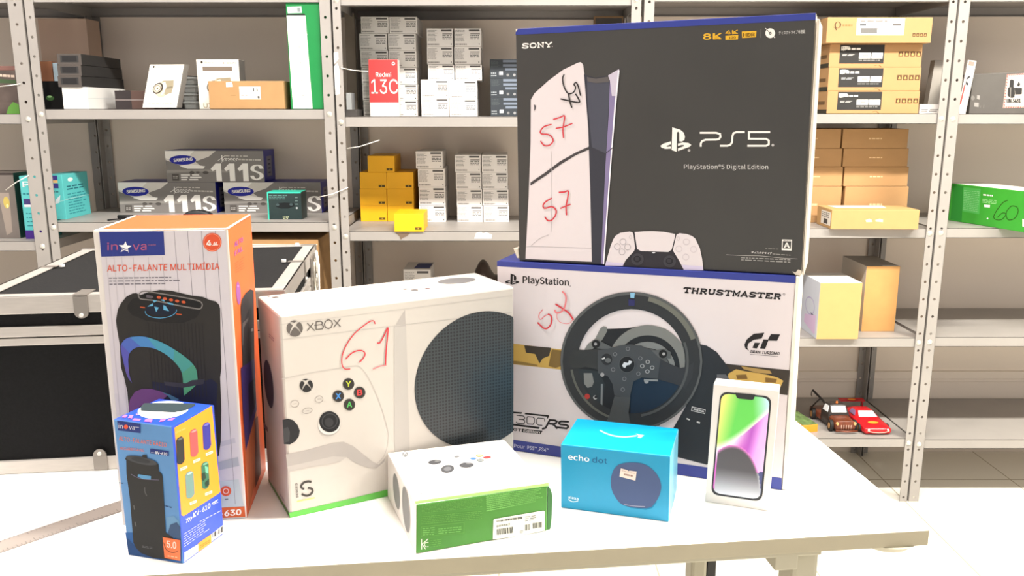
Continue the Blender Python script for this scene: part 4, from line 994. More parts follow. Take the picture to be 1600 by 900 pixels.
prints('printed_artwork', Cb.left, Cb.root, [(K(120, 120, 118), ell(619.4, 768, 4.6, 28.5, -6), 1), (K(120, 120, 118), ell(634.3, 796, 5.4, 36.5, -5), 1), (K(170, 170, 168), ring(634.3, 796, 5.6, 36.8, .8, -5), 2)])

# ---- smart speaker box
TEAL = mat('cyan_card', (0, 142, 184), 0.4, var=0.02, scale=8)
E = table_box('smart_speaker_box', 'cyan carton picturing a dark blue ball shaped speaker', 'box',
    (876.5, 793.5), (1045, 816), (876, 694), (1047.5, 713), 0.0992, {'right': mat('pale_cyan_card', (120, 200, 226), 0.4)}, TEAL, bevel=0.0015)
F = E.front
def g6(*Q): return [(850 + a / 6.667, 700 + b / 6.667) for a, b in Q]
ball = [(775,175),(850,155),(950,152),(1030,165),(1100,200),(1165,260),(1205,330),(1220,400),(1210,470),(1180,540),(1140,590),(1120,612),(1060,628),(940,622),(860,605),(800,580),(755,530),(715,460),(698,390),(700,300),(730,220)]
prints('printed_speaker', F, E.root, [
    (K(0, 120, 160), poly(*g6((810,590),(900,625),(1060,645),(1130,625),(1180,560),(1000,600))), 1),
    (K(68, 84, 122), poly(*smoothpts(g6(*(ball + ball[:1])), 3)[:-1]), 2), (K(150, 150, 165), stroke(g6((835,587),(900,600),(970,607),(1050,610)), 1.0), 3)])
prints('price_sticker', F, E.root, [(K(222, 206, 196), poly(*g6((800,212),(870,230),(878,242),(892,236),(965,245),(952,340),(786,298))), 4), (K(140, 110, 100), dashes(g6((835,262),(925,280),(922,305),(832,288)), 1, 3, .7, (6, 6), 0), 5), (K(170, 150, 140), dashes(g6((812,232),(950,262),(948,272),(810,242)), 1, 3, .6, (6, 6), 0), 5)])
prints('printed_lettering', F, E.root, [(K(236, 244, 248), text('echo', (887.8, 717.6), (920.6, 721.6), 8.6, 0.008), 1), (K(20, 78, 124), text('dot', (925.3, 722.4), (949, 724.6), 8.6, 0.004), 1),
    (K(220, 236, 244), text('alexa', (888, 778.8), (903.6, 781.4), 4.4, 0.01), 1), (K(220, 236, 244), stroke([(888.5, 780.6), (895, 784), (903, 782.8)], 1.0), 1)])
prints('printed_smile', E.top, E.root, [(K(150, 226, 214), stroke([(938, 672.6), (948, 677.6), (962, 681.5), (978, 682.6), (994, 680.8)], 2.0), 1), (K(150, 226, 214), poly((993, 677.5), (1006.5, 680), (1001, 684.5), (996, 683.6), (997.6, 681)), 1)])
E.body['label'] = 'bright cyan carton'

# ---- smartphone box
PH = table_box('smartphone_box', 'small white carton picturing a phone with a green and purple screen, standing upright', 'box',
    (1101.5, 784), (1200, 799), (1115, 600), (1217.5, 610.5), 0.027, {}, WHITECARD, bevel=0.001)
F = PH.front
def h1(*Q): return [(1080 + a / 6.667, 580 + b / 6.667) for a, b in Q]
def rrect(TL, TR, BR, BL, r, n=6):
    out = []
    P_ = [Vector(q) for q in (TL, TR, BR, BL)]
    for i in range(4):
        p = P_[i]; a = (P_[i-1] - p).normalized() * r; b = (P_[(i+1) % 4] - p).normalized() * r
        for k in range(n + 1):
            t = k / n; out.append(tuple(p + a * (1-t)**2 + b * t**2))
    return out
TL, TR, BR, BL = (1125.5, 611.6), (1206, 619.6), (1190.5, 784), (1110.6, 772.6)
inn = ((1127.6, 614.4), (1203, 622), (1187.8, 780.6), (1113.4, 770))
prints('printed_phone', F, PH.root, [(K(52, 54, 58), poly(*rrect(TL, TR, BR, BL, 13)), 1), (K(46, 48, 50), poly((1148.5, 613.6), (1151, 621), (1154, 622.8), (1174.5, 625), (1177.5, 624), (1180, 616.6)), 4)])
# wallpaper: a printed gradient with its own colours
def wall_col(s, t):
    import math as M
    def mix(a, b, k): k = max(0, min(1, k)); return tuple(a[i] * (1-k) + b[i] * k for i in range(3))
    c1 = (250, 236, 130); c2 = (98, 204, 84); c3 = (190, 240, 236)
    top = mix(c1, c2, (s * 1.0 + t * .3 - .02) * 2.6); top = mix(top, c3, max(0, s - .62) * 3.2 - t * 1.2)
    top = mix(top, (246, 252, 240), max(0, 1 - abs((t - (0.56 - 0.42 * s ** 1.3)) ) / 0.07) if t < 0.56 - 0.42 * s ** 1.3 else 1)
    edge = 0.56 - 0.42 * s ** 1.3
    if t > edge:
        k = (t - edge)
        pk = mix((252, 236, 248), (206, 90, 190), k * 6); pk = mix(pk, (176, 84, 190), (s - .35) * 3); pk = mix(pk, (240, 176, 244), (s - .68) * 5 + (t - .4) * 1.5)
        top = pk
    # corner blue
    if t > 0.73 and s > 0.80: top = (64, 70, 120)
    if M.hypot((s - 0.70) / 0.34, (t - 0.58) / 0.205) < 1 and t > .5 and s > .8: top = mix((232, 160, 238), (240, 190, 246), (s - .8) * 5)
    d = M.hypot((s - 0.36) / 0.64, (t - 1.02) / 0.52)
    dl = M.hypot((s - 0.27) / 0.40, (t - 0.62) / 0.155)
    inside = d < 1 and (s > 0.03)
    if inside:
        base = mix((74, 72, 78), (214, 218, 228), (t - .74) * 3.6)
        top = mix(base, (236, 130, 214) if t < .75 else (170, 174, 184), max(0, (d - .93) / .07))
    return top
ng, mg = 54, 108
rr = rrect((0, 0), (1, 0), (1, 1), (0, 1), 0.13)
V = []; Fq = []; cols = []
def bil(s, t): return tuple((inn[0][c]*(1-s)+inn[1][c]*s)*(1-t)+(inn[3][c]*(1-s)+inn[2][c]*s)*t for c in (0, 1))
for j in range(mg + 1):
    t = j / mg
    # horizontal inset near the rounded ends
    e = min(t, 1 - t) * 2.1; r = 0.15; ins = 0.0
    if e < r: ins = r - math.sqrt(max(0, r*r - (r - e)**2))
    for i in range(ng + 1):
        s_ = ins + (1 - 2 * ins) * i / ng
        V.append(F.px(*bil(s_, t), 2.4)); cols.append(wall_col(s_, t))
for j in range(mg):
    for i in range(ng): a = j * (ng + 1) + i; Fq.append((a, a + 1, a + ng + 2, a + ng + 1))
base = parent_world(PH.root)
me = bpy.data.meshes.new('printed_screen'); me.from_pydata([tuple(v - base) for v in V], [], Fq)
ca = me.color_attributes.new('print', 'FLOAT_COLOR', 'POINT')
for i, c in enumerate(cols): ca.data[i].color = (lin(c[0]), lin(c[1]), lin(c[2]), 1)
m = bpy.data.materials.new('gradient_print'); m.use_nodes = True
an = m.node_tree.nodes.new('ShaderNodeAttribute'); an.attribute_name = 'print'
m.node_tree.links.new(an.outputs['Color'], m.node_tree.nodes['Principled BSDF'].inputs['Base Color']); m.node_tree.nodes['Principled BSDF'].inputs['Roughness'].default_value = 0.4
me.materials.append(m); link(bpy.data.objects.new('printed_screen', me), PH.root)

# ---- steel ruler on the table
r0 = pz(-40, 858, TABLE); r1 = pz(193, 780, TABLE); r2 = pz(193, 802, TABLE)
d = (r1 - r0); d.z = 0; d.normalize(); n = Vector((-d.y, d.x, 0)); w = 0.03
p0 = pz(-30, 857, TABLE)
RUL = mat('clear_grey_plastic', (158, 148, 140), 0.25, spec=0.6)
a = p0; b = p0 + d * 0.30
ruler = MB()
ruler.hexa([q + Vector((0, 0, 0.0002)) for q in (a - n * w, b - n * w, b, a)] + [q + Vector((0, 0, 0.0016)) for q in (a - n * w, b - n * w, b, a)], RUL)
tick = K(84, 78, 74)
for i in range(1, 60):
    c = a + d * (0.005 * i); ln = 0.007 if i % 10 == 0 else (0.005 if i % 2 == 0 else 0.0032)
    for e, sg in ((c, -1), (c - n * w, 1)):
        V = [e, e + d * 0.0006, e + d * 0.0006 + n * sg * ln, e + n * sg * ln]
        ruler.add([q + Vector((0, 0, 0.0018)) for q in V], [(0, 1, 2, 3)], tick)
tag(ruler.build('ruler', origin=((a + b) / 2 - n * w / 2)), 'translucent grey ruler lying on the table at the left, beneath the flight case', 'ruler')

# ================================================================ FLIGHT CASE
FELT = mat('black_speckled_laminate', (17, 17, 18), 0.85, spec=0.25, var=0.25, scale=260, bump=0.15)
ALU = mat('brushed_aluminium', (196, 190, 184), 0.38, 0.55, var=0.05, scale=40, stretch=(1, 1, 12))
STEELC = mat('nickel_clamp', (150, 144, 138), 0.35, 0.7)
g0 = pz(0, 742, TABLE); g1 = pz(178, 733.5, TABLE)
cd = (g1 - g0); cd.z = 0; cd.normalize(); cn = Vector((-cd.y, cd.x, 0))
ztc = pp(0, 464.5, g0, cn).z
bR = pz(492, 384, ztc); bL = pz(138, 385, ztc)
xr = (bR - g0).dot(cd); xl = (bL - g0).dot(cd); dep = ((bR - g0).dot(cn) + (bL - g0).dot(cn)) / 2
def CP_(x, y, z): return g0 + cd * x + cn * y + Vector((0, 0, z - TABLE))
case = thing('flight_case', 'black flight case with aluminium edges standing on the table at the left', 'case', CP_((xl + xr) / 2, dep / 2, TABLE))
def cbox(mb, x0, x1, y0, y1, z0, z1, m):
    mb.hexa([CP_(x0, y0, z0), CP_(x1, y0, z0), CP_(x1, y1, z0), CP_(x0, y1, z0), CP_(x0, y0, z1), CP_(x1, y0, z1), CP_(x1, y1, z1), CP_(x0, y1, z1)], m)
def zc(v): return pp(0, v, g0, cn).z
H = ztc - TABLE
zs = [zc(541.5), zc(512), zc(492)]     # seam rail bottom / top / top rail bottom
e = 0.004
mb = MB(); cbox(mb, xl + e, xr - e, e, dep - e, TABLE + 0.003, zs[0] + 0.012, FELT); mb.build('case_body', case)
mb = MB(); cbox(mb, xl + e, xr - e, e, dep - e, zs[0] + 0.013, ztc - 0.0025, FELT); lid = mb.build('lid', case)
def rail_ring(name, z0, z1, parent, groove=True):
    mb = MB(); t = 0.0045
    for x0, x1, y0, y1 in ((xl, xr, 0, t), (xl, xr, dep - t, dep), (xl, xl + t, t, dep - t), (xr - t, xr, t, dep - t)):
        cbox(mb, x0, x1, y0, y1, z0, z1, ALU)
    return mb
mb = rail_ring('', zs[2], ztc, None); w = 0.022; t = 0.002
for x0, x1, y0, y1 in ((xl, xr, 0, w), (xl, xr, dep - w, dep), (xl, xl + w, w, dep - w), (xr - w, xr, w, dep - w)):
    cbox(mb, x0, x1, y0, y1, ztc - t, ztc, ALU)
mb.build('top_rail', lid, bevel=0.0015)
zm = (zs[0] + zs[1]) / 2 - 0.002
rail_ring('', zm + 0.0008, zs[1], None).build('seam_rail', lid, bevel=0.0012)
rail_ring('', zs[0], zm - 0.0008, None).build('seam_rail', case, bevel=0.0012)
rail_ring('', TABLE, zc(721), None).build('bottom_rail', case, bevel=0.0015)
for x in (xl, xr - 0.0045):
    for y in (0, dep - 0.0045):
        mb = MB(); cbox(mb, x, x + 0.0045, y, y + 0.0045, TABLE + 0.02, zs[0], ALU)
        mb.build('corner_rail', case)
def clamp(parent, c, z0, z1, zr, name='clamp'):
    """strap bent over the rail with a rounded riveted tongue"""
    mb = MB()
    xa = c - 0.0095; xb = c + 0.0095
    cbox(mb, xa, xb, -0.0022, -0.0002, min(z0, z1), max(z0, z1), STEELC)
    s = -1 if zr < z0 else 1
    V = []
    for yy in (-0.0022, -0.0002):
        for i in range(9):
            a = pi * i / 8; V.append(CP_(c - 0.0095 * cos(a), yy, (min(z0, z1) if s < 0 else max(z0, z1)) + s * abs(zr - (min(z0, z1) if s < 0 else max(z0, z1))) * sin(a)))
    mb.add(V, [tuple(range(9)), tuple(reversed(range(9, 18)))] + [(i, i + 1, 10 + i, 9 + i) for i in range(8)], STEELC)
    k = mb.build(name, parent, bevel=0.0004)
    mb = MB(); zz = (min(z0, z1) - 0.003) if s < 0 else (max(z0, z1) + 0.004)
    mb.cyl(CP_(c, -0.002, zz), CP_(c, -0.0042, zz), 0.0028, WHITE, n=14); mb.build('rivet', k)
cx = (pp(127, 480, g0, cn) - g0).dot(cd)
clamp(case, cx, zc(492), zc(466), zc(500.5))
mb = MB(); cbox(mb, cx - 0.0095, cx + 0.0095, -0.002, 0.034, ztc + 0.0001, ztc + 0.0018, STEELC); mb.build('clamp', lid, bevel=0.0004)
cx = (pp(158, 725, g0, cn) - g0).dot(cd)
clamp(case, cx, TABLE + 0.001, zc(719), zc(708))
# clamps on the top of the lid at the sides and back, with bright rivets
for (u, v), rot in (((448, 409), 1), ((130, 388), 0), ((25, 418), 0), ((480, 383), 1)):
    p = pz(u, v, ztc); x = (p - g0).dot(cd); y = (p - g0).dot(cn)
    x = xr - 0.014 if rot else xl + 0.014; y = min(max(y, 0.02), dep - 0.012)
    mb = MB(); cbox(mb, x - 0.013, x + 0.013, y - 0.006, y + 0.006, ztc + 0.0001, ztc + 0.0012, STEELC)
    if rot: cbox(mb, xr, xr + 0.0012, y - 0.006, y + 0.006, ztc - 0.036, ztc + 0.0012, STEELC)
    k = mb.build('clamp', lid, bevel=0.0004)
    mb = MB(); mb.cyl(CP_(x + (-0.02 if rot else 0.02), y, ztc), CP_(x + (-0.02 if rot else 0.02), y, ztc + 0.004), 0.004, WHITE, n=14)
    if rot: mb.cyl(CP_(xr, y, ztc - 0.030), CP_(xr + 0.004, y, ztc - 0.030), 0.003, WHITE, n=12)
    mb.build('rivet', k)
# butterfly catch on the right hand side
CHR = mat('chrome', (214, 210, 200), 0.25, 0.8)
for y in (dep * 0.80,):
    mb = MB()
    cbox(mb, xr, xr + 0.003, y - 0.03, y + 0.03, zs[0] - 0.03, zs[1] + 0.035, STEELC)
    k = mb.build('catch', case, bevel=0.0008)
    mb = MB()
    mb.tube([CP_(xr + 0.006, y + 0.02 * cos(q), (zs[0] + zs[1]) / 2 + 0.012 + 0.03 * sin(q)) for q in [2 * pi * i / 14 for i in range(15)]], 0.002, CHR)
    mb.tube([CP_(xr + 0.012, y - 0.022, zs[0] - 0.03), CP_(xr + 0.014, y - 0.02, zs[1] + 0.02), CP_(xr + 0.010, y - 0.01, zs[1] + 0.045)], 0.0022, WHITE)
    mb.cyl(CP_(xr + 0.003, y, (zs[0] + zs[1]) / 2), CP_(xr + 0.012, y, (zs[0] + zs[1]) / 2), 0.008, CHR, n=16)
    mb.build('catch_handle', k)

# ================================================================ THINGS ON THE RACKS
def shelf_box(name, label, cat, u0, u1, v0, v1, zbase, m, Y=None, depth=0.1, mats=None, group=None, rz=0.0, bevel=0.001, vbase=None, ztop=None, part='carton', pivot='c'):
    """carton standing on height zbase whose front shows between u0..u1 and v0..v1 at depth Y"""
    if Y is None: Y = depth_for(zbase, vbase or v1)
    vm = (v0 + v1) / 2
    x0 = py(u0, vm, Y).x; x1 = py(u1, vm, Y).x
    zt_ = ztop if ztop is not None else py((u0 + u1) / 2, v0, Y).z
    B_ = Bx(); B_.Y = Y; B_.z0 = zbase; B_.z1 = zt_; B_.x0 = x0; B_.x1 = x1
    w = x1 - x0; h = zt_ - zbase
    r = thing(name, label, cat, ((x0 + x1) / 2, Y + depth / 2, zbase), 0, group)
    mb = MB()
    C = [(x0, Y, zbase), (x1, Y, zbase), (x1, Y + depth, zbase), (x0, Y + depth, zbase), (x0, Y, zt_), (x1, Y, zt_), (x1, Y + depth, zt_), (x0, Y + depth, zt_)]
    mb.hexa([Vector(c) for c in C], m, mats); B_.body = mb.build(part, r, bevel=bevel)
    B_.root = r; C = [Vector(c) for c in C]; B_.C = C
    B_.front = Face(C[0], (0, -1, 0), (C[4], C[5], C[1], C[0]))
    B_.right = Face(C[1], (1, 0, 0), (C[5], C[6], C[2], C[1])); B_.right.n = Vector((1, 0, 0))
    B_.left = Face(C[0], (-1, 0, 0), (C[7], C[4], C[0], C[3])); B_.left.n = Vector((-1, 0, 0))
    B_.top = Face(C[4], (0, 0, 1), (C[7], C[6], C[5], C[4])); B_.top.n = Vector((0, 0, 1))
    if rz: r.rotation_euler = (0, 0, rz)
    return B_
def st_rect(a0, b0, a1, b1): return poly((a0, b0), (a1, b0), (a1, b1), (a0, b1))
def copy_tree(o, parent=None):
    c = o.copy(); COL.objects.link(c)
    if parent is not None: c.parent = parent
    for ch in list(o.children): copy_tree(ch, c)
    return c
def place_copy(src, u0, v1, Y, z, label, group=None):
    """copy of a shelf box: left edge at pixel u0, standing at height z, front at Y"""
    c = copy_tree(src.root); w = src.x1 - src.x0
    x0 = py(u0, v1, Y).x
    c.location = (x0 + w / 2, Y + (src.root.location.y - src.Y), z); c['label'] = label
    if group: c['group'] = group
    return c

PHONE_W = mat('white_phone_carton', (234, 230, 225), 0.5, var=0.02, scale=20)
G1 = K(150, 146, 142); G2 = K(92, 90, 88); G3 = K(180, 176, 172)
def phone_prints(bx, seed=1):
    prints('label_print', bx.front, bx.root, [
        (G1, dashes([(.04, .08), (.42, .08), (.42, .72), (.04, .72)], 9, seed, .45, (5, 9), .4), 1),
        (G2, st_rect(.55, .07, .95, .17), 1), (G1, st_rect(.6, .27, .96, .33), 1), (G2, dashes([(.6, .36), (.95, .36), (.95, .62), (.6, .62)], 3, seed + 1, .5, (3, 5), .1), 1),
        (G1, dashes([(.04, .84), (.5, .84), (.5, .93), (.04, .93)], 1, seed + 2, .9, (7, 9), .1), 1), (G2, ell(.93, .87, .022, .035, 0, 10), 1)], 'st')
GW = 'white phone cartons stacked on the shelves'
words = ['bottom', 'second', 'third', 'fourth', 'fifth', 'top']
def wworld(Y, wpx, v=120):
    return py(700 + wpx / 2, v, Y).x - py(700 - wpx / 2, v, Y).x
# --- middle unit, upper shelf
z2a = L2[1]; Y2a = D + 0.20
def tower(cols, group, Y, zb, depth=0.17):
    """cols: list of (u_left, width_px, [row heights px], phrase)"""
    cache = {}
    for (u0, wpx, rows, phrase) in cols:
        z = zb
        for i, hp in enumerate(rows):
            vv0 = 450 + FPX * tan(math.atan2(CAMZ - z, Y) - PITCH)
            h = z; z_top = py(800, vv0 - hp, Y).z; h = z_top - z
            nm = 'topmost' if i == len(rows) - 1 else ['lowest', 'second from the bottom', 'third from the bottom', 'fourth from the bottom', 'fifth from the bottom'][i]
            lab = 'white phone carton, %s %s' % (nm, phrase)
            uu = (u0[i] if isinstance(u0, (list, tuple)) else u0)
            x0 = py(uu, vv0 - hp / 2, Y).x
            key = (wpx, )
            w = wworld(Y, wpx)
            dy = random.uniform(-0.003, 0.003)
            if key in cache:
                src = cache[key]; c = copy_tree(src.root); s_ = h / (src.z1 - src.z0)
                c.scale = (1, 1, s_ * 0.996); c['label'] = lab
                c.location = (x0 + w / 2, Y + depth / 2 + dy, z + 0.0002)
            else:
                bx = Bx(); r = thing('phone_box', lab, 'box', (x0 + w / 2, Y + depth / 2, z), 0, group)
                mb = MB(); C = [Vector(q) for q in ((x0, Y, z), (x0 + w, Y, z), (x0 + w, Y + depth, z), (x0, Y + depth, z), (x0, Y, z_top - 0.0004), (x0 + w, Y, z_top - 0.0004), (x0 + w, Y + depth, z_top - 0.0004), (x0, Y + depth, z_top - 0.0004))]
                mb.hexa(C, PHONE_W); mb.build('carton', r, bevel=0.001)
                bx.root = r; bx.z0 = z; bx.z1 = z_top; bx.front = Face(C[0], (0, -1, 0), (C[4], C[5], C[1], C[0]))
                phone_prints(bx, len(cache) + 3); cache[key] = bx
            z = z_top
tower([([568, 566.5, 565, 563.5, 561.5, 564], 42.8, [25, 25.5, 26, 26.5, 26.5, 26.5], 'in the left column behind the red carton'),
       ([610, 609.5, 608, 607.5, 606.5, 608.5], 42.8, [25, 25.5, 26, 26.5, 26.5, 26], 'in the column right behind the red carton')], GW, Y2a, z2a)
tower([([658.5, 657.5], 43.5, [29, 28.5], 'of the wide left pair, upper middle shelf'),
       ([702.5, 702], 43.5, [27.5, 29], 'of the wide right pair, upper middle shelf')], GW, Y2a - 0.02, z2a)
zmid = py(800, 125.5, Y2a - 0.02).z
tower([([669, 667, 666.8], 40.5, [25, 28, 28.5], 'of the left column above the wide pairs'),
       ([711.5, 709.5, 710], 41.2, [25, 28, 28.5], 'of the right column above the wide pairs')], GW, Y2a - 0.012, zmid)
# --- middle unit, lower shelf
z2b = L2[2]; Y2b = depth_for(z2b, 347)
tower([([655, 654.5, 653.3, 649.8], 42.6, [26.5, 28.5, 28.5, 27.5], 'in the single column beside the yellow cartons')], GW, Y2b, z2b)
tower([([714.5, 713.5, 712.3, 710.8], 41, [25.5, 26, 26.5, 27.5], 'in the left of the twin columns below'),
       ([755.5, 754.6, 753.4, 752.8], 41, [25.5, 26, 26.5, 27.5], 'in the right of the twin columns below')], GW, Y2b, z2b)

# red phone carton
b = shelf_box('phone_box', 'red fronted phone carton marked 13C standing upright before the white stack', 'box', 577, 622.5, 93, 183, z2a, WHITECARD, Y=D + 0.12, depth=0.045, bevel=0.0008)
RED = K(232, 62, 62)
prints('printed_artwork', b.front, b.root, [(RED, st_rect(.005, .002, .995, .75), 1), (WHITE, text('Redmi', (.24, .30), (.76, .30), .075, .01), 2), (WHITE, text('13C', (.07, .595), (.985, .595), .25, -.012), 2), (WHITE, ell(.85, .072, .055, .03), 2),
    (RED, stroke([(.82, .072), (.88, .072)], .015), 3), (K(205, 200, 198), dashes([(.3, .87), (.78, .87), (.78, .885), (.3, .885)], 1, 3, .9, (4, 4), 0), 1)], 'st')
# dark cartons partly behind the console carton
DKC = mat('dark_slate_carton', (50, 56, 62), 0.5, var=0.05, scale=15)
Yd = Y2a - 0.01; z = z2a
cache = None
for i, (u0, hp) in enumerate(((766.5, 29.5), (766, 29.8), (765.5, 28.5))):
    vv0 = 450 + FPX * tan(math.atan2(CAMZ - z, Yd) - PITCH); zt_ = py(800, vv0 - hp, Yd).z
    lab = 'dark grey phone carton beside the black console carton, %s of three' % ('lowest', 'middle', 'topmost')[i]
    if cache is None:
        b = shelf_box('phone_box', lab, 'box', u0, u0 + 42, 155, 182, z, DKC, Y=Yd, depth=0.17, ztop=zt_ - 0.0003, group='dark phone cartons')
        lb = K(120, 130, 144)
        prints('label_print', b.front, b.root, [(lb, st_rect(.48, .03, 1, .16), 1), (lb, st_rect(.48, .26, 1, .38), 1), (lb, st_rect(.56, .46, 1, .58), 1), (K(84, 92, 92), dashes([(.04, .08), (.4, .08), (.4, .4), (.04, .4)], 5, 2, .4, (3, 5), .3), 1),
            (K(220, 222, 226), st_rect(.34, .64, .48, .82), 1), (K(170, 176, 180), dashes([(.04, .66), (.3, .66), (.3, .92), (.04, .92)], 2, 2, .4, (3, 5), .3), 1), (K(130, 130, 130), ell(.66, .82, .05, .07), 1), (K(150, 150, 150), ell(.9, .82, .05, .07), 1)], 'st'); cache = b
    else:
        c = copy_tree(cache.root); c['label'] = lab; c.location = (py(u0, vv0 - hp/2, Yd).x + (b.x1 - b.x0)/2, cache.root.location.y, z)
    z = zt_
# small pieces at the left end of that shelf
b = shelf_box('cardboard_sheet', 'grey brown board standing at the inner side of the upper middle shelf', 'board', 541, 556, 20, 172, z2a, mat('greyish_board', (150, 138, 124), 0.8, var=0.05), Y=D + 0.30, depth=0.01, bevel=0)
b = shelf_box('small_box', 'small pale box by the left post of the upper middle shelf', 'box', 541, 549, 145, 171, z2a, mat('pale_box', (190, 190, 190), 0.6), Y=D + 0.16, depth=0.06, vbase=182)
b = shelf_box('small_box', 'dark tray at the left end of the upper middle shelf', 'box', 540, 557, 171, 182, z2a, mat('dark_tray', (84, 80, 78), 0.6), Y=D + 0.10, depth=0.15)
# framed tag above the console carton
b = shelf_box('picture_frame', 'dark box with a brown rim peeping over the black console carton', 'box', 928, 973, 25, 100, z2a, mat('brown_rim', (124, 96, 64), 0.6), Y=D + 0.3, depth=0.03, vbase=182)
prints('printed_artwork', b.front, b.root, [(K(70, 66, 64), st_rect(.04, .02, .96, .98), 1)], 'st')
# yellow cartons
YEL = mat('yellow_phone_carton', (240, 178, 14), 0.5, var=0.03, scale=14)
GY = 'yellow phone cartons on the middle shelf'
def yprint(b): prints('label_print', b.front, b.root, [(K(90, 72, 24), st_rect(.70, .76, .93, .90), 1), (K(210, 180, 80), st_rect(.80, .79, .82, .87), 2)], 'st')
ysrc = None; Yy = depth_for(z2b, 346)
zrow = [z2b, None, None, None]
rows = [25, 26, 26]
for ci, (us, nm) in enumerate((((563.5, 562.5, 562.3), 'left'), ((605.5, 605, 604.3), 'right'))):
    z = z2b
    for i, hp in enumerate(rows):
        vv0 = 450 + FPX * tan(math.atan2(CAMZ - z, Yy) - PITCH); zt_ = py(800, vv0 - hp, Yy).z
        lab = 'yellow phone carton, %s of the %s yellow column' % (('lowest', 'middle', 'upper')[i], nm)
        if ysrc is None:
            b = shelf_box('phone_box', lab, 'box', us[i], us[i] + 41.3, vv0 - hp, vv0, z, YEL, Y=Yy, depth=0.16, ztop=zt_ - 0.0003, group=GY); yprint(b); ysrc = b
        else:
            c = copy_tree(ysrc.root); c['label'] = lab; c.location = (py(us[i], vv0 - hp/2, Yy).x + (ysrc.x1 - ysrc.x0)/2, ysrc.root.location.y, z); c.scale = (1, 1, (zt_ - z - 0.0003) / (ysrc.z1 - ysrc.z0))
        z = zt_
c = copy_tree(ysrc.root); c['label'] = 'single yellow phone carton on top of the two yellow columns'; c.location = (py(574.5, 255, Yy).x + (ysrc.x1 - ysrc.x0)/2, ysrc.root.location.y, z)
c = copy_tree(ysrc.root); c['label'] = 'yellow phone carton at the very edge of the shelf, in front of the columns'
Yf = D - 0.012; w_ = (py(662, 349, Yf) - py(615, 349, Yf)).x
c.location = (py(638.5, 349, Yf).x, Yf + 0.07, z2b); c.scale = (w_ / (ysrc.x1 - ysrc.x0) * 0.98, 0.8, (py(638, 334.5, Yf).z - z2b) / (ysrc.z1 - ysrc.z0))
# third shelf of the middle unit
z2c = L2[3]
Yq = D + 0.16
b = shelf_box('small_box', 'white and blue carton on the dim lower middle shelf', 'box', 632, 674, 421, 560, z2c, WHITECARD, Y=Yq, depth=0.14)
prints('printed_artwork', b.top, b.root, [(K(54, 66, 120), poly((.42, .2), (.98, .2), (.94, .85), (.36, .85)), 1)], 'st')
prints('label_print', b.front, b.root, [(G1, dashes([(.05, .04), (.42, .04), (.42, .2), (.05, .2)], 6, 4, .4, (4, 7), .3), 1), (G2, st_rect(.5, .03, .92, .07), 1)], 'st')
mb = MB()
r = thing('headphones_case', 'dark brown soft case on the dim lower middle shelf beside the console carton', 'case', (py(760, 425, Yq).x, Yq, z2c))
xa = py(741, 430, Yq).x; xb = py(782, 430, Yq).x; za = py(760, 412, Yq).z
secs = []
for k in range(9):
    t = k / 8; x = xa + (xb - xa) * t; hh = (za - z2c) * (0.75 + 0.25 * sin(pi * min(1, t * 1.3 + .1)))
    secs.append([(x, Yq, z2c), (x, Yq + 0.12, z2c), (x, Yq + 0.12, z2c + hh * .9), (x, Yq + 0.09, z2c + hh), (x, Yq + 0.03, z2c + hh), (x, Yq - 0.005, z2c + hh * .85)])
mb.sweep(secs, mat('brown_soft_shell', (70, 56, 50), 0.55, var=0.1)); mb.build('shell', r, bevel=0.003)
mb = MB(); mb.tube([(xa - 0.001, Yq + 0.01, z2c + (za - z2c) * .6), (xa + (xb - xa) * .5, Yq - 0.008, z2c + (za - z2c) * .72), (xb, Yq - 0.008, z2c + (za - z2c) * .6)], 0.0015, BLACK); mb.build('zip', r)

# --- left unit, upper shelf (items stand near the front)
z1a = L1[1]
def sb1(name, label, cat, u0, u1, v0, m, Y, depth, **k): return shelf_box(name, label, cat, u0, u1, v0, 170, z1a, m, Y=Y, depth=depth, **k)
# black game cases on white cartons
WB = mat('plain_white_carton', (236, 234, 230), 0.5)
b = sb1('carton_stack_box', 'long white carton under the black cases on the upper left shelf', 'box', 98, 137, 136, WB, D + 0.02, 0.26)
prints('printed_artwork', b.right, b.root, [(K(206, 212, 210), stroke([(.0, .5), (1, .5)], .02, False, False), 1), (K(150, 144, 140), stroke([(.84, .05), (.84, .95)], .03, False, False), 1)], 'st')
zt3 = b.z1; BC = mat('matt_black_case', (44, 43, 43), 0.5, var=0.08, scale=30)
src = None; hh = (py(800, 84, D + 0.02).z - zt3) / 3
for i in range(3):
    lab = 'black sleeve case on the white carton, %s of three' % ('lowest', 'middle', 'topmost')[i]
    if src is None:
        src = shelf_box('game_case', lab, 'case', 92, 129, 120, 136, zt3, BC, Y=D + 0.015, depth=0.27, ztop=zt3 + hh - 0.0006, group='black sleeve cases')
        prints('printed_artwork', src.front, src.root, [(K(78, 72, 68), polyh([(.0, .0), (1, .0), (1, 1), (.0, 1)], [(.12, .14), (.88, .14), (.88, .78), (.12, .78)]), 1), (K(34, 33, 34), st_rect(.2, .2, .8, .7), 2)], 'st')
        rr_ = src.root
    else:
        rr_ = copy_tree(src.root); rr_['label'] = lab; rr_.location.z = zt3 + hh * i
    rr_.rotation_euler.z = (-0.02, 0.0, 0.02)[i]
b = sb1('dark_box', 'black box with a small green lens between the post and the white carton', 'box', 66, 97, 127, mat('glossy_black', (14, 14, 15), 0.3), D + 0.06, 0.16)
prints('printed_artwork', b.front, b.root, [(K(60, 96, 50), ell(.38, .6, .2, .09), 1), (K(150, 190, 130), ell(.36, .55, .12, .035), 2)], 'st')
zb_ = b.z1
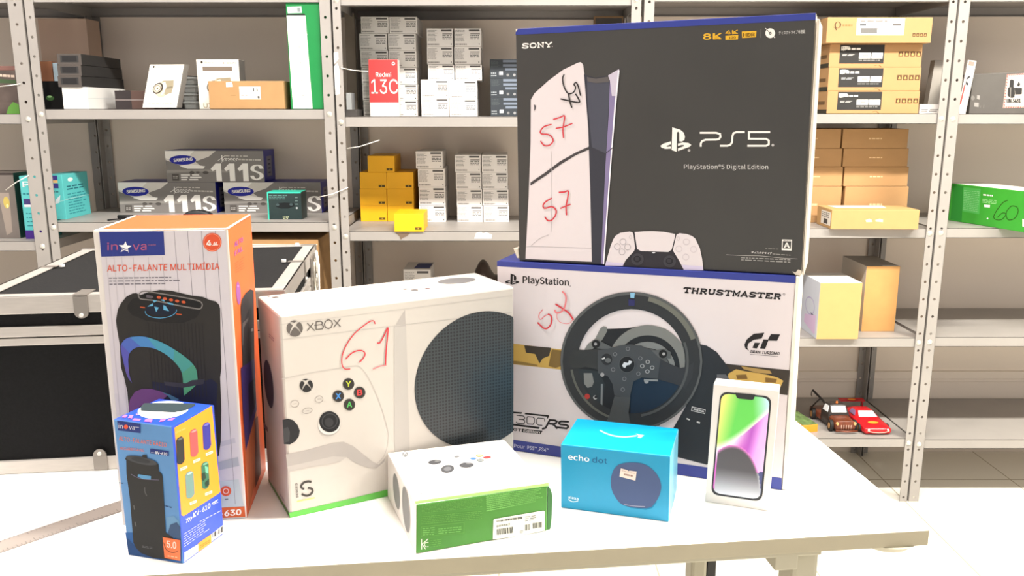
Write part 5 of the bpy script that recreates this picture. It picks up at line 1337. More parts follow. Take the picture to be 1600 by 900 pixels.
b = shelf_box('small_box', 'small reddish brown box on top of the black box by the post', 'box', 60, 82, 96, 124, zb_, mat('reddish_brown_card', (120, 76, 50), 0.6), Y=D + 0.06, depth=0.12)
b = shelf_box('small_box', 'narrow pale blue box squeezed beside the black cases', 'box', 82.5, 90, 98, 112, zb_, mat('pale_blue_card', (150, 168, 178), 0.6), Y=D + 0.06, depth=0.1)
b = sb1('cardboard_box', 'large plain tan carton at the back of the upper left shelf', 'box', 66, 141, 29, mat('tan_card', (216, 188, 166), 0.8, var=0.04, scale=8), D + 0.30, 0.09, bevel=0.0015)
b = sb1('books', 'dark brown twin box lying behind the leaning white watch box', 'box', 180, 240, 141.5, mat('dark_brown_card', (84, 62, 54), 0.5, var=0.08), D + 0.10, 0.2)
b.root.name = 'flat_box'
prints('printed_artwork', b.front, b.root, [(K(52, 46, 46), st_rect(0, 0, .42, 1), 1), (K(150, 140, 136), st_rect(0, .48, 1, .52), 2)], 'st')
# watch boxes
def watch_art(b, extra, mode='st'):
    gold_ = K(176, 160, 120); dkb = K(60, 52, 44)
    it = [(K(190, 180, 158), ell(.52, .56, .24, .19, -20), 1), (K(150, 140, 116), poly((.45, .38), (.78, .36), (.8, .5), (.78, .66), (.6, .7), (.5, .6)), 2), (K(120, 110, 90), poly((.62, .52), (.79, .50), (.79, .54), (.62, .56)), 3),
          (K(236, 226, 206), poly((.46, .42), (.54, .40), (.60, .5), (.56, .66), (.47, .72), (.52, .6)), 3), (dkb, ell(.36, .55, .15, .125, -20), 4), (K(200, 190, 170), ell(.35, .55, .115, .095, -20), 5), (K(120, 110, 96), ring(.35, .55, .09, .075, .015), 6), (K(240, 234, 220), ring(.35, .55, .06, .05, .012), 6), (dkb, ell(.35, .55, .02, .017), 7),
          (dkb, ell(.13, .055, .025, .03), 2), (K(120, 112, 100), text('Watch', (.18, .08), (.4, .08), .04, 0), 2)]
    prints('printed_artwork', b.front, b.root, it + extra, mode)
WBX = mat('cream_box_card', (236, 232, 220), 0.5)
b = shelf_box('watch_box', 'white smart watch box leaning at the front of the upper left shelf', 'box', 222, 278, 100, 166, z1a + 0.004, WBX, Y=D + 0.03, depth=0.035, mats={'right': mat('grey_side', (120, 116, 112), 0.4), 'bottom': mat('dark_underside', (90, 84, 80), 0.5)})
watch_art(b, [(K(200, 192, 170), dashes([(.15, .885), (.85, .885), (.85, .925), (.15, .925)], 1, 3, .9, (7, 7), 0), 2), (K(214, 208, 194), dashes([(.1, .19), (.85, .17), (.85, .2), (.1, .22)], 1, 3, .9, (6, 6), 0), 2)])
for ch in b.root.children:
    for v in ch.data.vertices: v.co.x += v.co.z * 0.16 - 0.006; v.co.y += v.co.z * 0.22
b.root.rotation_euler = (0, 0, radians(-5)); b.root.location.z += 0.0
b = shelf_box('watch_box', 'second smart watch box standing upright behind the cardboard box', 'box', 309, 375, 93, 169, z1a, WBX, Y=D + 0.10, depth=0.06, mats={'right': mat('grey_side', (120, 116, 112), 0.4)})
watch_art(b, [(K(120, 108, 96), st_rect(.14, .14, .84, .23), 2), (K(150, 130, 84), text('UI', (.1, .97), (.28, .97), .09, 0), 2), (K(110, 100, 88), text('B.8070', (.64, .09), (.95, .09), .04, 0), 2)])
# stack of clear plastic cups
CLR = mat('smoky_clear_plastic', (150, 152, 150), 0.25, spec=0.7)
xc_ = py(294, 140, D + 0.12).x; cz = z1a; src = None
for i in range(4):
    lab = 'grey plastic tub in the small stack between the watch boxes, %s' % ('lowest', 'second', 'third', 'topmost')[i]
    if src is None:
        r = thing('plastic_tub', lab, 'tub', (xc_, D + 0.15, cz), 0, 'grey plastic tubs')
        mb = MB(); hh = 0.024; secs = []
        for z, w in ((0, .019), (.002, .021), (hh * .7, .024), (hh * .72, .027), (hh * .86, .027), (hh * .9, .025), (hh, .022)):
            secs.append([(xc_ + w * cx, D + 0.15 + w * cy, cz + z) for cx, cy in ((-1, -.7), (-.7, -1), (.7, -1), (1, -.7), (1, .7), (.7, 1), (-.7, 1), (-1, .7))])
        mb.sweep(secs, CLR, smooth=False); mb.build('tub_body', r, bevel=0.0006); src = r
    else:
        r = copy_tree(src); r['label'] = lab; r.location.z = cz + i * 0.0245; r.location.x = xc_ + (0.001, -0.003, 0.002, 0.0)[i]
b = sb1('dark_box', 'black box hidden behind the leaning white watch box', 'box', 262, 296, 118, mat('matt_black_case', (44, 43, 43)), D + 0.2, 0.1)
# cardboard box with label
b = shelf_box('cardboard_box', 'small brown cardboard box with a white shipping label on the upper left shelf', 'box', 326, 444, 126.5, 170, z1a, CARDBOARD, Y=D + 0.004, depth=0.10, bevel=0.002)
prints('shipping_label', b.front, b.root, [(K(238, 236, 230), st_rect(.41, .2, .69, .65), 1), (K(90, 86, 84), barcode([(.57, .25), (.665, .25), (.665, .37), (.57, .37)], 8), 2), (K(120, 116, 112), dashes([(.43, .5), (.52, .5), (.52, .6), (.43, .6)], 2, 4, .4, (2, 3), .2), 2), (K(90, 88, 86), st_rect(.645, .53, .675, .62), 2)], 'st')
prints('tape_tab', b.front, b.root, [(K(238, 234, 226), poly((.24, .05), (.32, .04), (.33, .2), (.24, .22)), 1), (K(130, 100, 66), st_rect(.29, .5, .36, .515), 1)], 'st')
# green carton standing on end
GRC = mat('emerald_card', (10, 122, 58), 0.45, var=0.03)
Yg = D + 0.005
b = shelf_box('green_box', 'tall narrow green carton with a white side strip on the upper left shelf', 'box', 451, 507, 2, 171, z1a, GRC, Y=Yg, depth=0.10)
b.root.location.x -= 0.001
prints('printed_artwork', b.front, b.root, [(K(232, 234, 224), poly((.0, .128), (.52, .128), (.60, .995), (.05, .995)), 1), (K(30, 44, 34), poly((.02, .115), (.50, .112), (.52, .13), (.0, .13)), 2), (K(214, 228, 222), poly((.03, .05), (.42, .045), (.43, .105), (.04, .108)), 1), (K(120, 130, 130), st_rect(.3, .058, .39, .095), 2)] +
    [(K(190, 196, 180), stroke([(.03, y), (.56, y)], .003, False, False), 2) for y in (.3, .45, .6, .75, .88)] + [(K(60, 64, 58), ell(.28 + (y - .2) * .1, y, .012, .004), 3) for y in (.25, .42, .56, .73, .87)], 'st')

# --- left unit, second shelf
z1b = L1[2]; Ys = depth_for(z1b, 333)
SIL = mat('silver_grey_card', (122, 118, 114), 0.35, var=0.04, scale=6)
BLU2 = mat('royal_blue_card', (30, 34, 140), 0.4)
b0 = shelf_box('toner_box', 'grey toner carton marked 111S, lower left of three', 'box', 186, 338, 284.5, 333, z1b, SIL, Y=Ys, depth=0.13, mats={'right': BLU2, 'top': BLU2, 'bottom': BLU2}, group='grey toner cartons marked 111S', bevel=0.0015)
wh = K(238, 236, 230); sil = K(196, 192, 184); dgr = K(84, 80, 76)
SB2 = K(34, 40, 150)
prints('printed_artwork', b0.front, b0.root, [
    (K(214, 210, 202), poly((.0, .01), (.52, .01), (.44, .2), (.3, .35), (.36, .5), (.18, .52), (.1, .42), (.0, .30)), 1), (wh, poly((.0, .01), (.30, .01), (.2, .3), (.12, .36), (.0, .24)), 2), (wh, poly((.14, .5), (.24, .42), (.40, .5), (.38, .58), (.22, .58)), 2),
    (K(150, 146, 140), poly((.0, .62), (.45, .6), (.7, .62), (.62, .7), (.3, .66), (.0, .72)), 1), (dgr, ell(.26, .70, .025, .05), 2), (dgr, ell(.32, .69, .02, .03), 2), (dgr, ell(.40, .70, .03, .05), 2), (SIL, poly((.0, .78), (.9, .74), (.9, 1), (.0, 1)), 1),
    (SB2, ell(.176, .30, .135, .15, -3), 3), (wh, text('SAMSUNG', (.085, .36), (.275, .32), .10, .012), 4),
    (dgr, st_rect(.055, .74, .125, .96), 3), (K(190, 186, 180), dashes([(.065, .8), (.115, .8), (.115, .9), (.065, .9)], 2, 3, .4, (2, 3), .2), 4),
    (wh, dashes([(.145, .74), (.34, .74), (.38, .96), (.145, .96)], 3, 4, .5, (2, 3), .3), 3),
    (wh, text('X', (.53, .32), (.582, .32), .17, .0, slant=.25), 3), (wh, text('press', (.577, .34), (.72, .34), .135, .0, slant=.25), 3), (sil, dashes([(.6, .15), (.84, .16), (.84, .2), (.6, .19)], 1, 4, .8, (5, 5), 0), 3), (sil, dashes([(.74, .25), (.97, .27), (.97, .33), (.74, .31)], 1, 5, .8, (7, 7), 0), 3)], 'st')
prints('printed_number', b0.front, b0.root, [(K(244, 242, 236), poly(*[(.455 + i * .137 + x * .125, .97 - y * .56) for x, y in ((.0,.70),(.42,1),(.86,1),(.86,0),(.42,0),(.42,.66),(.14,.56))]), 3) for i in range(3)] +
    [(K(244, 242, 236), stroke([(.865 + x * .118, .97 - y * .56) for x, y in ((.93,.70),(.80,.86),(.5,.90),(.18,.80),(.16,.62),(.5,.52),(.84,.40),(.86,.22),(.52,.10),(.2,.14),(.06,.30))], .040, True, False), 3)], 'st')
prints('printed_artwork', b0.right, b0.root, [(K(130, 128, 140), st_rect(.25, .2, .7, .85), 1), (K(60, 60, 80), dashes([(.35, .25), (.6, .25), (.6, .8), (.35, .8)], 4, 5, .3, (1, 2), .2), 2)], 'st')
c = copy_tree(b0.root); c['label'] = 'grey toner carton marked 111S behind the small teal box, lower right of three'
c.location = (b0.root.location.x + (py(350, 310, Ys) - py(186, 310, Ys)).x, b0.root.location.y, z1b)
c = copy_tree(b0.root); c['label'] = 'grey toner carton marked 111S, topmost of three'
c.location = (b0.root.location.x + (py(263.5, 260, Ys) - py(185.5, 260, Ys)).x, b0.root.location.y, b0.z1 + 0.0003); c.scale.z = 1.0
# teal webcam box in front
Yt = depth_for(z1b, 343)
b = shelf_box('webcam_box', 'small teal and black carton in front of the toner cartons', 'box', 418, 471, 300, 343, z1b, mat('dark_green_black_card', (30, 48, 48), 0.4, var=0.08), Y=Yt, depth=0.07, mats={'top': mat('teal_card', (40, 190, 160), 0.45), 'left': mat('teal_card', (40, 190, 160), 0.45)})
tl = K(60, 200, 172)
prints('printed_artwork', b.front, b.root, [(tl, st_rect(0, 0, 1, .05), 1), (tl, st_rect(0, 0, .035, 1), 1), (K(90, 130, 126), dashes([(.06, .1), (.62, .1), (.62, .27), (.06, .27)], 3, 3, .5, (4, 7), .2), 1), (K(16, 22, 24), poly((.24, .42), (.5, .38), (.78, .4), (.8, .52), (.6, .6), (.4, .6), (.26, .54)), 1), (K(60, 76, 78), ell(.3, .46, .05, .05), 2), (K(60, 76, 78), ell(.7, .45, .05, .05), 2),
    (K(220, 226, 220), ell(.86, .58, .03, .03), 2), (K(100, 120, 118), dashes([(.82, .14), (.9, .14), (.9, .5), (.82, .5)], 3, 3, .3, (1, 1), 0), 2), (K(220, 226, 180), text('logi', (.44, .93), (.6, .93), .05, .03), 2), (K(220, 226, 180), stroke([(.45, .96), (.52, .985), (.58, .96)], .012), 2)], 'st')
# teal router carton at the left of this shelf
Yr = depth_for(z1b, 343)
TEALC = mat('turquoise_card', (92, 196, 196), 0.5, var=0.02)
b = shelf_box('router_box', 'turquoise router carton on the shelf just right of the twin posts', 'box', 74, 100, 273, 343, z1b, TEALC, Y=Yr, depth=0.16)
prints('printed_artwork', b.front, b.root, [(K(60, 54, 130), st_rect(.3, .02, .72, .12), 1), (K(226, 180, 120), st_rect(.3, .12, .72, .18), 1), (K(60, 54, 130), st_rect(.3, .19, .74, .3), 1), (K(60, 120, 130), dashes([(.2, .36), (.7, .36), (.7, .4), (.2, .4)], 1, 3, .7, (3, 3), 0), 1), (K(214, 220, 226), poly((.5, .55), (.8, .45), (.7, .62), (.4, .66)), 1), (K(180, 220, 222), stroke([(.3, .62), (1, .57)], .01, False, False), 2)], 'st')
prints('printed_artwork', b.right, b.root, [(K(230, 244, 240), ell(.3, .13, .1, .045), 1), (K(40, 110, 124), dashes([(.14, .25), (.8, .25), (.8, .37), (.14, .37)], 2, 3, .5, (3, 4), .1), 1), (K(50, 140, 150), dashes([(.14, .42), (.85, .42), (.85, .92), (.14, .92)], 8, 3, .35, (3, 6), .3), 1), (K(190, 226, 226), stroke([(0, .56), (1, .54)], .01, False, False), 2)], 'st')
# selfie stick lying on the shelf edge
Yk = D + 0.03
def KP(u, v): p = py(u, v, Yk); return p
r = thing('telescopic_stick', 'black and silver telescopic stick with a dark knurled head, just above the orange carton', 'stick', (py(250, 338, Yk).x, Yk, z1b))
zk = z1b + 0.012
mb = MB(); mb.tube([(py(182, 335, Yk).x, Yk + 0.01, zk), (py(212, 335, Yk).x, Yk + 0.008, zk)], 0.0062, BLACK, 12); mb.tube([(py(213, 335, Yk).x, Yk + 0.005, zk - 0.001), (py(241, 335, Yk).x, Yk + 0.003, zk - 0.001)], 0.0062, BLACK, 12); mb.build('grip', r)
mb = MB(); mb.tube([(py(241, 335, Yk).x, Yk + 0.003, zk), (py(290, 334, Yk).x, Yk, zk + 0.001)], 0.0042, mat('silver_tube', (190, 180, 172), 0.3, 0.5), 12); mb.tube([(py(286, 334, Yk).x, Yk - 0.012, zk - 0.001), (py(306, 334, Yk).x, Yk - 0.012, zk - 0.001)], 0.0052, mat('silver_tube', (190, 180, 172), 0.3, 0.5), 12); mb.build('tube', r)
mb = MB(); cx = py(309, 333, Yk).x; secs = []
RX = py(331, 333, Yk).x - cx
outl = []
for i in range(48):
    a = 2 * pi * i / 48; rr_ = 1 + (0.06 if (i % 3 == 0 and sin(a) > 0) else 0); outl.append((cx + RX * rr_ * cos(a), zk + 0.002 + (0.020 if sin(a) > 0 else 0.010) * rr_ * sin(a)))
for yy, s_ in ((-0.012, .8), (-0.008, 1), (0.012, 1), (0.016, .8)): secs.append([(cx + (x - cx) * s_, Yk + yy, zk + (z - zk) * s_) for x, z in outl])
mb.sweep(secs, mat('dark_rubber', (30, 32, 34), 0.5)); mb.build('knurled_head', r)
mb = MB(); mb.tube([(py(168, 343, Yk).x, Yk + 0.0, z1b + 0.003), (py(182, 339, Yk).x, Yk, z1b + 0.006), (py(200, 339, Yk).x, Yk - .004, z1b + 0.006), (py(214, 338, Yk).x, Yk - .006, z1b + .006)], 0.0022, BLACK, 8); mb.build('strap', r)

# cartons behind the flight case
zc1 = L1[3]
b = shelf_box('cardboard_box', 'brown carton behind the flight case, its rim showing below the shelf', 'box', 250, 500, 374, 500, zc1, CARDBOARD, Y=D + 0.02, depth=0.30, vbase=525, bevel=0.002)
prints('dark_lid_gap', b.front, b.root, [(K(230, 214, 196), st_rect(0.3, .048, .995, .06), 1)], 'st')

# --- far left unit
z0a = L0[1]
b = shelf_box('patterned_box', 'dark brown patterned carton with a green patch at the left edge', 'box', -60, 27, 110, 176, z0a, mat('brown_print_card', (84, 72, 66), 0.5, var=0.3, scale=18), Y=D + 0.03, depth=0.2)
prints('printed_artwork', b.front, b.root, [(K(90, 140, 60), poly((.76, 1), (.80, .86), (.9, .72), (1, .78), (1, 1)), 1), (K(196, 176, 160), dashes([(.4, .05), (.98, .10), (.98, .17), (.4, .12)], 1, 5, .8, (9, 9), 0), 1), (K(64, 84, 56), poly((.5, .18), (1, .22), (1, .3), (.5, .28)), 1)], 'st')
b = shelf_box('flat_box', 'reddish flat box lying on the patterned carton at the left edge', 'box', -60, 25, 103, 110, b.z1 + 0.0002, mat('dull_red_card', (120, 84, 76), 0.6), Y=D + 0.03, depth=0.18)
z0b = L0[2]
b = shelf_box('gadget_box', 'grey carton with a gold emblem on the far left shelf', 'box', -70, 26, 270, 370, z0b, mat('grey_photo_card', (112, 104, 98), 0.45, var=0.1, scale=12), Y=D + 0.06, depth=0.12, mats={'right': mat('deep_green_card', (22, 60, 52), 0.45), 'bottom': TEALC})
prints('printed_artwork', b.front, b.root, [(K(60, 52, 50), st_rect(0, 0, 1, .035), 1), (K(150, 138, 128), poly((.72, .3), (.9, .3), (.88, .9), (.78, .95)), 1), (K(190, 170, 90), ell(.84, .45, .05, .09), 2), (K(236, 226, 150), ell(.85, .5, .02, .03), 3), (K(74, 68, 76), poly((.1, .4), (.6, .45), (.6, .8), (.1, .85)), 1)], 'st')
b = shelf_box('router_box', 'tall turquoise router carton with a purple foot, left of the twin posts', 'box', 35, 66, 275, 371, z0b, TEALC, Y=D + 0.05, depth=0.10)
prints('printed_artwork', b.front, b.root, [(K(70, 40, 130), st_rect(0, .86, 1, 1), 1), (K(232, 244, 242), text('P', (.14, .17), (.5, .17), .08, .05), 1), (K(70, 60, 120), st_rect(.1, .36, .6, .45), 1), (K(230, 230, 240), st_rect(.1, .45, .6, .49), 1), (K(50, 130, 140), dashes([(.1, .26), (.7, .26), (.7, .3), (.1, .3)], 1, 3, .7, (3, 3), 0), 1), (K(50, 130, 140), dashes([(.15, .56), (.7, .56), (.7, .82), (.15, .82)], 4, 3, .25, (1, 3), .2), 1)], 'st')

# --- right unit, upper shelf: network switch cartons
z3a = L3[1]; TAN = mat('kraft_carton', (176, 136, 90), 0.75, var=0.03, scale=20, bump=0.03)
Yn = D + 0.02
z = z3a; src = None
kd = K(48, 47, 46)
def arrows(x, w, y, h):
    out = []
    for i in range(4):
        a = x + i * w * 1.28; out.append((K(92, 66, 40), st_rect(a, y, a + w, y + h), 1)); out.append((K(196, 150, 92), poly((a + w*.25, y + h*.6), (a + w*.5, y + h*.2), (a + w*.75, y + h*.6), (a + w*.75, y + h*.8), (a + w*.25, y + h*.8)), 2))
    return out
for i, (u0, v0) in enumerate(((1292.5, 142), (1295, 105), (1297.5, 68))):
    lab = 'brown network switch carton with a black label, %s of three' % ('lowest', 'middle', 'upper')[i]
    zt_ = py(1360, v0, Yn).z
    if src is None:
        b = shelf_box('network_switch_box', lab, 'box', u0, u0 + 143.5, v0, 177, z, TAN, Y=Yn, depth=0.20, ztop=zt_ - 0.0006, group='brown network switch cartons')
        prints('product_label', b.front, b.root, [(kd, st_rect(.11, .03, .59, .84), 1), (wh, text('P', (.14, .28), (.2, .28), .17, .07), 2), (wh, dashes([(.19, .17), (.33, .17), (.33, .26), (.19, .26)], 1, 3, .9, (3, 3), 0), 2), (K(190, 188, 184), dashes([(.14, .42), (.28, .42), (.24, .52), (.14, .52)], 2, 3, .5, (2, 3), 0), 2), (wh, st_rect(.32, .38, .445, .62), 2), (wh, st_rect(.455, .38, .575, .62), 2), (K(150, 148, 146), st_rect(.36, .46, .42, .54), 3), (K(120, 118, 116), dashes([(.32, .67), (.55, .67), (.55, .73), (.32, .73)], 1, 5, .8, (6, 6), 0), 2)] + arrows(.745, .05, .32, .22) + [(K(120, 84, 46), stroke([(.5, .93), (.54, .90), (.57, .99)], .012), 1)], 'st')
        prints('side_print', b.left, b.root, [(K(60, 56, 44), st_rect(0, .82, 1, 1), 1), (K(110, 84, 54), st_rect(.62, .45, .9, .6), 1)], 'st')
        src = b
    else:
        c = copy_tree(src.root); c['label'] = lab; c.location = (py(u0, (v0 + v0 + 37) / 2, Yn).x + (src.x1 - src.x0)/2, src.root.location.y + 0.004 * i, z); c.scale.z = (zt_ - z - 0.0004) / (src.z1 - src.z0)
    z = zt_
b = shelf_box('network_router_box', 'longer brown carton with a white label on top of the network stack', 'box', 1292, 1456, 27, 67, z + 0.0005, TAN, Y=D + 0.0, depth=0.23)
prints('product_label', b.front, b.root, [(wh, st_rect(.28, .03, .735, .70), 1), (K(110, 108, 106), st_rect(.32, .42, .48, .62), 2), (K(80, 80, 80), st_rect(.31, .26, .37, .34), 2), (K(120, 116, 112), dashes([(.31, .12), (.57, .12), (.57, .18), (.31, .18)], 1, 3, .8, (4, 4), 0), 2), (K(100, 96, 92), st_rect(.62, .24, .7, .33), 2)], 'st')
prints('side_print', b.front, b.root, [(K(88, 62, 38), ring(.1, .30, .032, .13, .013), 1), (K(88, 62, 38), stroke([(.06, .38), (.08, .42), (.09, .5)], .012), 1), (K(150, 110, 66), dashes([(.145, .27), (.24, .27), (.24, .36), (.145, .36)], 1, 3, .8, (4, 4), 0), 1)] + arrows(.82, .028, .62, .13), 'st')
b = shelf_box('papers', 'white printed papers on the upper right shelf beside the brown cartons', 'paper', 1437, 1471, 163, 177, z3a, WHITECARD, Y=D + 0.03, depth=0.16, bevel=0)
b.root.name = 'paper_stack'
prints('printed_lettering', b.front, b.root, [(K(110, 108, 104), dashes([(.08, .5), (.9, .5), (.9, .85), (.08, .85)], 2, 3, .5, (2, 3), .2), 1)], 'st')
b = shelf_box('plastic_sleeve', 'pale grey plastic sleeve standing behind the papers near the right post', 'sleeve', 1452, 1478, 95, 163, z3a, mat('pale_sleeve', (186, 180, 172), 0.4), Y=D + 0.2, depth=0.03, vbase=177)
b.root.rotation_euler = (0, radians(4), 0); b.root.location.z += 0.001

# second shelf: plain brown cartons in two columns
z3b = L3[2]; Yc = D + 0.14
z = z3b; cs = {}
rows = [(319.5, 291), (291, 260.5), (260.5, 231.5), (231.5, 201)]
zbase_px = 450 + FPX * tan(math.atan2(CAMZ - z3b, Yc) - PITCH)
for i, (vb, vt) in enumerate(rows):
    zt_ = py(1350, vt, Yc).z
    for ci, (u0, u1) in enumerate((((1262, 1266, 1264, 1262)[i], (1315, 1316.5, 1315.5, 1314)[i]), ((1320, 1319, 1317.5, 1316.5)[i], 1419))):
        lab = 'plain brown carton, %s of the %s column on the second right shelf' % (('lowest', 'second lowest', 'second highest', 'topmost')[i], ('left', 'right')[ci])
        if ci not in cs:
            b = shelf_box('cardboard_box', lab, 'box', u0, u1, vt, vb, z, TAN, Y=Yc, depth=0.16, ztop=zt_ - 0.0008, group='plain brown cartons in two columns', bevel=0.0015)
            prints('printed_mark', b.front, b.root, [(K(228, 196, 150), dashes([(.1, .46), (.3, .46), (.3, .54), (.1, .54)] if ci == 0 else [(.4, .46), (.6, .46), (.6, .54), (.4, .54)], 1, 3, .8, (4, 4), 0), 1)], 'st')
            cs[ci] = b
        else:
            s_ = cs[ci]; c = copy_tree(s_.root); c['label'] = lab
            x0 = py(u0, (vb + vt) / 2, Yc).x; x1 = py(u1, (vb + vt) / 2, Yc).x
            c.location = ((x0 + x1) / 2, s_.root.location.y, z); c.scale = ((x1 - x0) / (s_.x1 - s_.x0), 1, (zt_ - z - 0.0008) / (s_.z1 - s_.z0))
    z = zt_
Yl = D - 0.02
b = shelf_box('cardboard_box', 'flat brown carton jutting over the shelf edge, white label on top', 'box', 1300, 1436, 328, 360, z3b, mat('light_kraft_carton', (186, 146, 94), 0.75, var=0.03), Y=Yl, depth=0.13, bevel=0.0015)
prints('shipping_label', b.top, b.root, [(wh, poly((.1, .1), (.75, .1), (.7, .6), (.12, .6)), 1)], 'st')
prints('side_label', b.left, b.root, [(K(226, 218, 206), st_rect(.3, .15, .95, .85), 1), (K(70, 66, 62), st_rect(.5, .55, .75, .8), 2), (K(120, 116, 110), dashes([(.35, .2), (.9, .2), (.9, .5), (.35, .5)], 3, 3, .5, (2, 4), .2), 2)], 'st')
prints('printed_mark', b.front, b.root, [(K(250, 232, 170), poly((.39, .52), (.43, .45), (.46, .5), (.47, .62), (.4, .63)), 1), (K(250, 232, 170), poly((.5, .52), (.55, .45), (.59, .5), (.59, .63), (.51, .6)), 1)], 'st')
b.root.rotation_euler.z = radians(-1)
# third shelf
z3c = L3[3]
LIL = mat('lilac_side_card', (200, 204, 214), 0.5, var=0.05, scale=10)
KOR = mat('light_orange_card', (200, 156, 98), 0.6, var=0.02)
b = shelf_box('yellow_box', 'white carton with a bright orange front standing at the edge of the third right shelf', 'box', 1278.5, 1344, 442, 536, z3c, KOR, Y=D - 0.015, depth=0.17, mats={'left': LIL, 'top': WHITECARD}, vbase=530)
b.root.name = 'upright_box'
prints('side_print', b.left, b.root, [(K(170, 160, 196), ring(.55, .5, .25, .16, .02), 1), (K(80, 76, 104), poly((.6, .6), (.78, .62), (.7, .66)), 1), (K(206, 180, 210), poly((.3, .7), (.9, .6), (.9, .95), (.3, .85)), 1)], 'st')
b = shelf_box('upright_box', 'brown sided grey carton standing behind the orange fronted one', 'box', 1350, 1402, 416, 517, z3c, mat('amber_card', (200, 150, 90), 0.6, var=0.04), Y=D + 0.08, depth=0.20, mats={'left': mat('pale_grey_card', (196, 190, 180), 0.5), 'top': mat('mid_grey_card', (150, 142, 132), 0.5)})
prints('worn_edge', b.top, b.root, [(wh, st_rect(.5, .93, .95, 1), 1)], 'st')
# --- right unit, toy shelf
z3d = L3[4]
b = shelf_box('toy_box', 'green topped orange carton at the left of the toy shelf', 'box', 1246, 1272.5, 664, 674, z3d, mat('orange_print', (240, 120, 40)), Y=depth_for(z3d, 676), depth=0.14, mats={'top': mat('green_patterned_card', (96, 120, 70), 0.5, var=0.5, scale=60)})
b.root.rotation_euler.z = radians(12)

# toy cars
def wheel_pair(root, cx, cy, cz, r, wd, name='wheel'):
    mb = MB(); mb.cyl((cx - wd/2, cy, cz), (cx + wd/2, cy, cz), r, mat('toy_tyre', (26, 25, 25), 0.7), n=24)
    o = mb.build(name, root, bevel=0.0012)
    mb = MB(); s = 1 if cx > parent_world(root).x else -1
    mb.cyl((cx + s * (wd/2), cy, cz), (cx + s * (wd/2 + 0.0008), cy, cz), r * .55, mat('toy_hub', (196, 150, 90), 0.35, 0.4), n=16); mb.build('hub', o)
def loft(sections, m):
    mb = MB(); mb.sweep(sections, m); return mb
def car_sec(cx, y, hw, zlo, zsh, ztp, tw):
    # closed outline across the car at position y
    return [(cx - hw*.9, y, zlo), (cx + hw*.9, y, zlo), (cx + hw, y, zlo + (zsh - zlo)*.4), (cx + hw*.97, y, zsh), (cx + tw, y, ztp), (cx + tw*.5, y, ztp + .001), (cx - tw*.5, y, ztp + .001), (cx - tw, y, ztp), (cx - hw*.97, y, zsh), (cx - hw, y, zlo + (zsh - zlo)*.4)]
# red racing car
Yt0 = depth_for(z3d, 680); cx = py(1373, 668, Yt0).x; hw = (py(1392, 670, Yt0).x - py(1348, 670, Yt0).x) / 2
REDP = mat('glossy_red_toy_paint', (188, 26, 34), 0.25, var=0.03)
car = thing('toy_car', 'shiny red toy racing car on the low right shelf', 'toy car', (cx - 0.012, Yt0 + 0.09, z3d))
S_ = []
drift = lambda y: cx - 0.13 * (y - Yt0)      # the car points slightly to the right
for dy, zl, zs_, zt_, k, tw in ((0, .006, .016, .019, .88, .75), (.004, .004, .020, .0235, .97, .8), (.03, .004, .026, .029, 1, .78), (.058, .004, .029, .033, 1, .74), (.064, .004, .030, .036, 1, .72), (.088, .004, .032, .053, 1, .56), (.12, .004, .033, .055, 1, .52), (.145, .004, .034, .044, 1, .6), (.165, .004, .034, .040, .96, .7), (.172, .008, .032, .036, .9, .7)):
    y = Yt0 + dy; S_.append(car_sec(drift(y), y, hw * k, z3d + zl, z3d + zs_, z3d + zt_, hw * tw))
body = loft(S_, REDP).build('body', car, bevel=0.0006)
def glass(name, pts, m, parent):
    mb = MB(); n = len(pts); P_ = [Vector(p) for p in pts]; nn = (P_[1] - P_[0]).cross(P_[2] - P_[0]).normalized()
    if nn.dot(CAM - P_[0]) < 0: nn = -nn
    mb.add([p + nn * 0.0012 for p in P_] + [p - nn * 0.001 for p in P_], [tuple(range(n)), tuple(reversed(range(n, 2*n)))] + [(i, (i+1) % n, n + (i+1) % n, n + i) for i in range(n)], m)
    return mb.build(name, parent)
PW = mat('pale_windscreen', (222, 224, 226), 0.3)
def cs_(y, xo, z): return (drift(Yt0 + y) + xo * hw, Yt0 + y, z3d + z)
glass('windscreen', [cs_(.066, -.66, .0385), cs_(.066, .66, .0385), cs_(.086, .52, .0525), cs_(.086, -.52, .0525)], PW, car)
glass('side_window', [cs_(.075, -.86, .040), cs_(.112, -.86, .041), cs_(.112, -.64, .053), cs_(.092, -.64, .052)], mat('violet_window', (120, 96, 130), 0.3), car)
mb = MB()
for z0_, w_ in ((.012, .86),): mb.tube([cs_(-.001, -w_*.9, .0145), cs_(-.004, -w_*.5, .011), cs_(-.005, 0, .010), cs_(-.004, w_*.5, .011), cs_(-.001, w_*.9, .0145)], 0.0012, mat('pale_trim', (230, 190, 170), 0.3))
mb.build('bumper', car)
mb = MB(); mb.add([tuple(Vector(cs_(.034, 0, .0315)) + Vector((a, b_, b_ * .09))) for a, b_ in [(hw * .38 * cos(2*pi*i/24), .0085 * sin(2*pi*i/24)) for i in range(24)]], [tuple(range(24))], mat('orange_decal', (240, 150, 40), 0.4)); mb.build('bonnet_decal', car)
for s in (-1, 1):
    for dy in (.035, .14): wheel_pair(car, drift(Yt0 + dy) + s * hw * .97, Yt0 + dy, z3d + .0135, .0135, .010)
    mb = MB(); mb.cyl(cs_(.001, s * .68, .0185), cs_(-.0015, s * .68, .018), .0036, PW, n=14); mb.build('headlight', car)
mb = MB(); y = Yt0 + .166
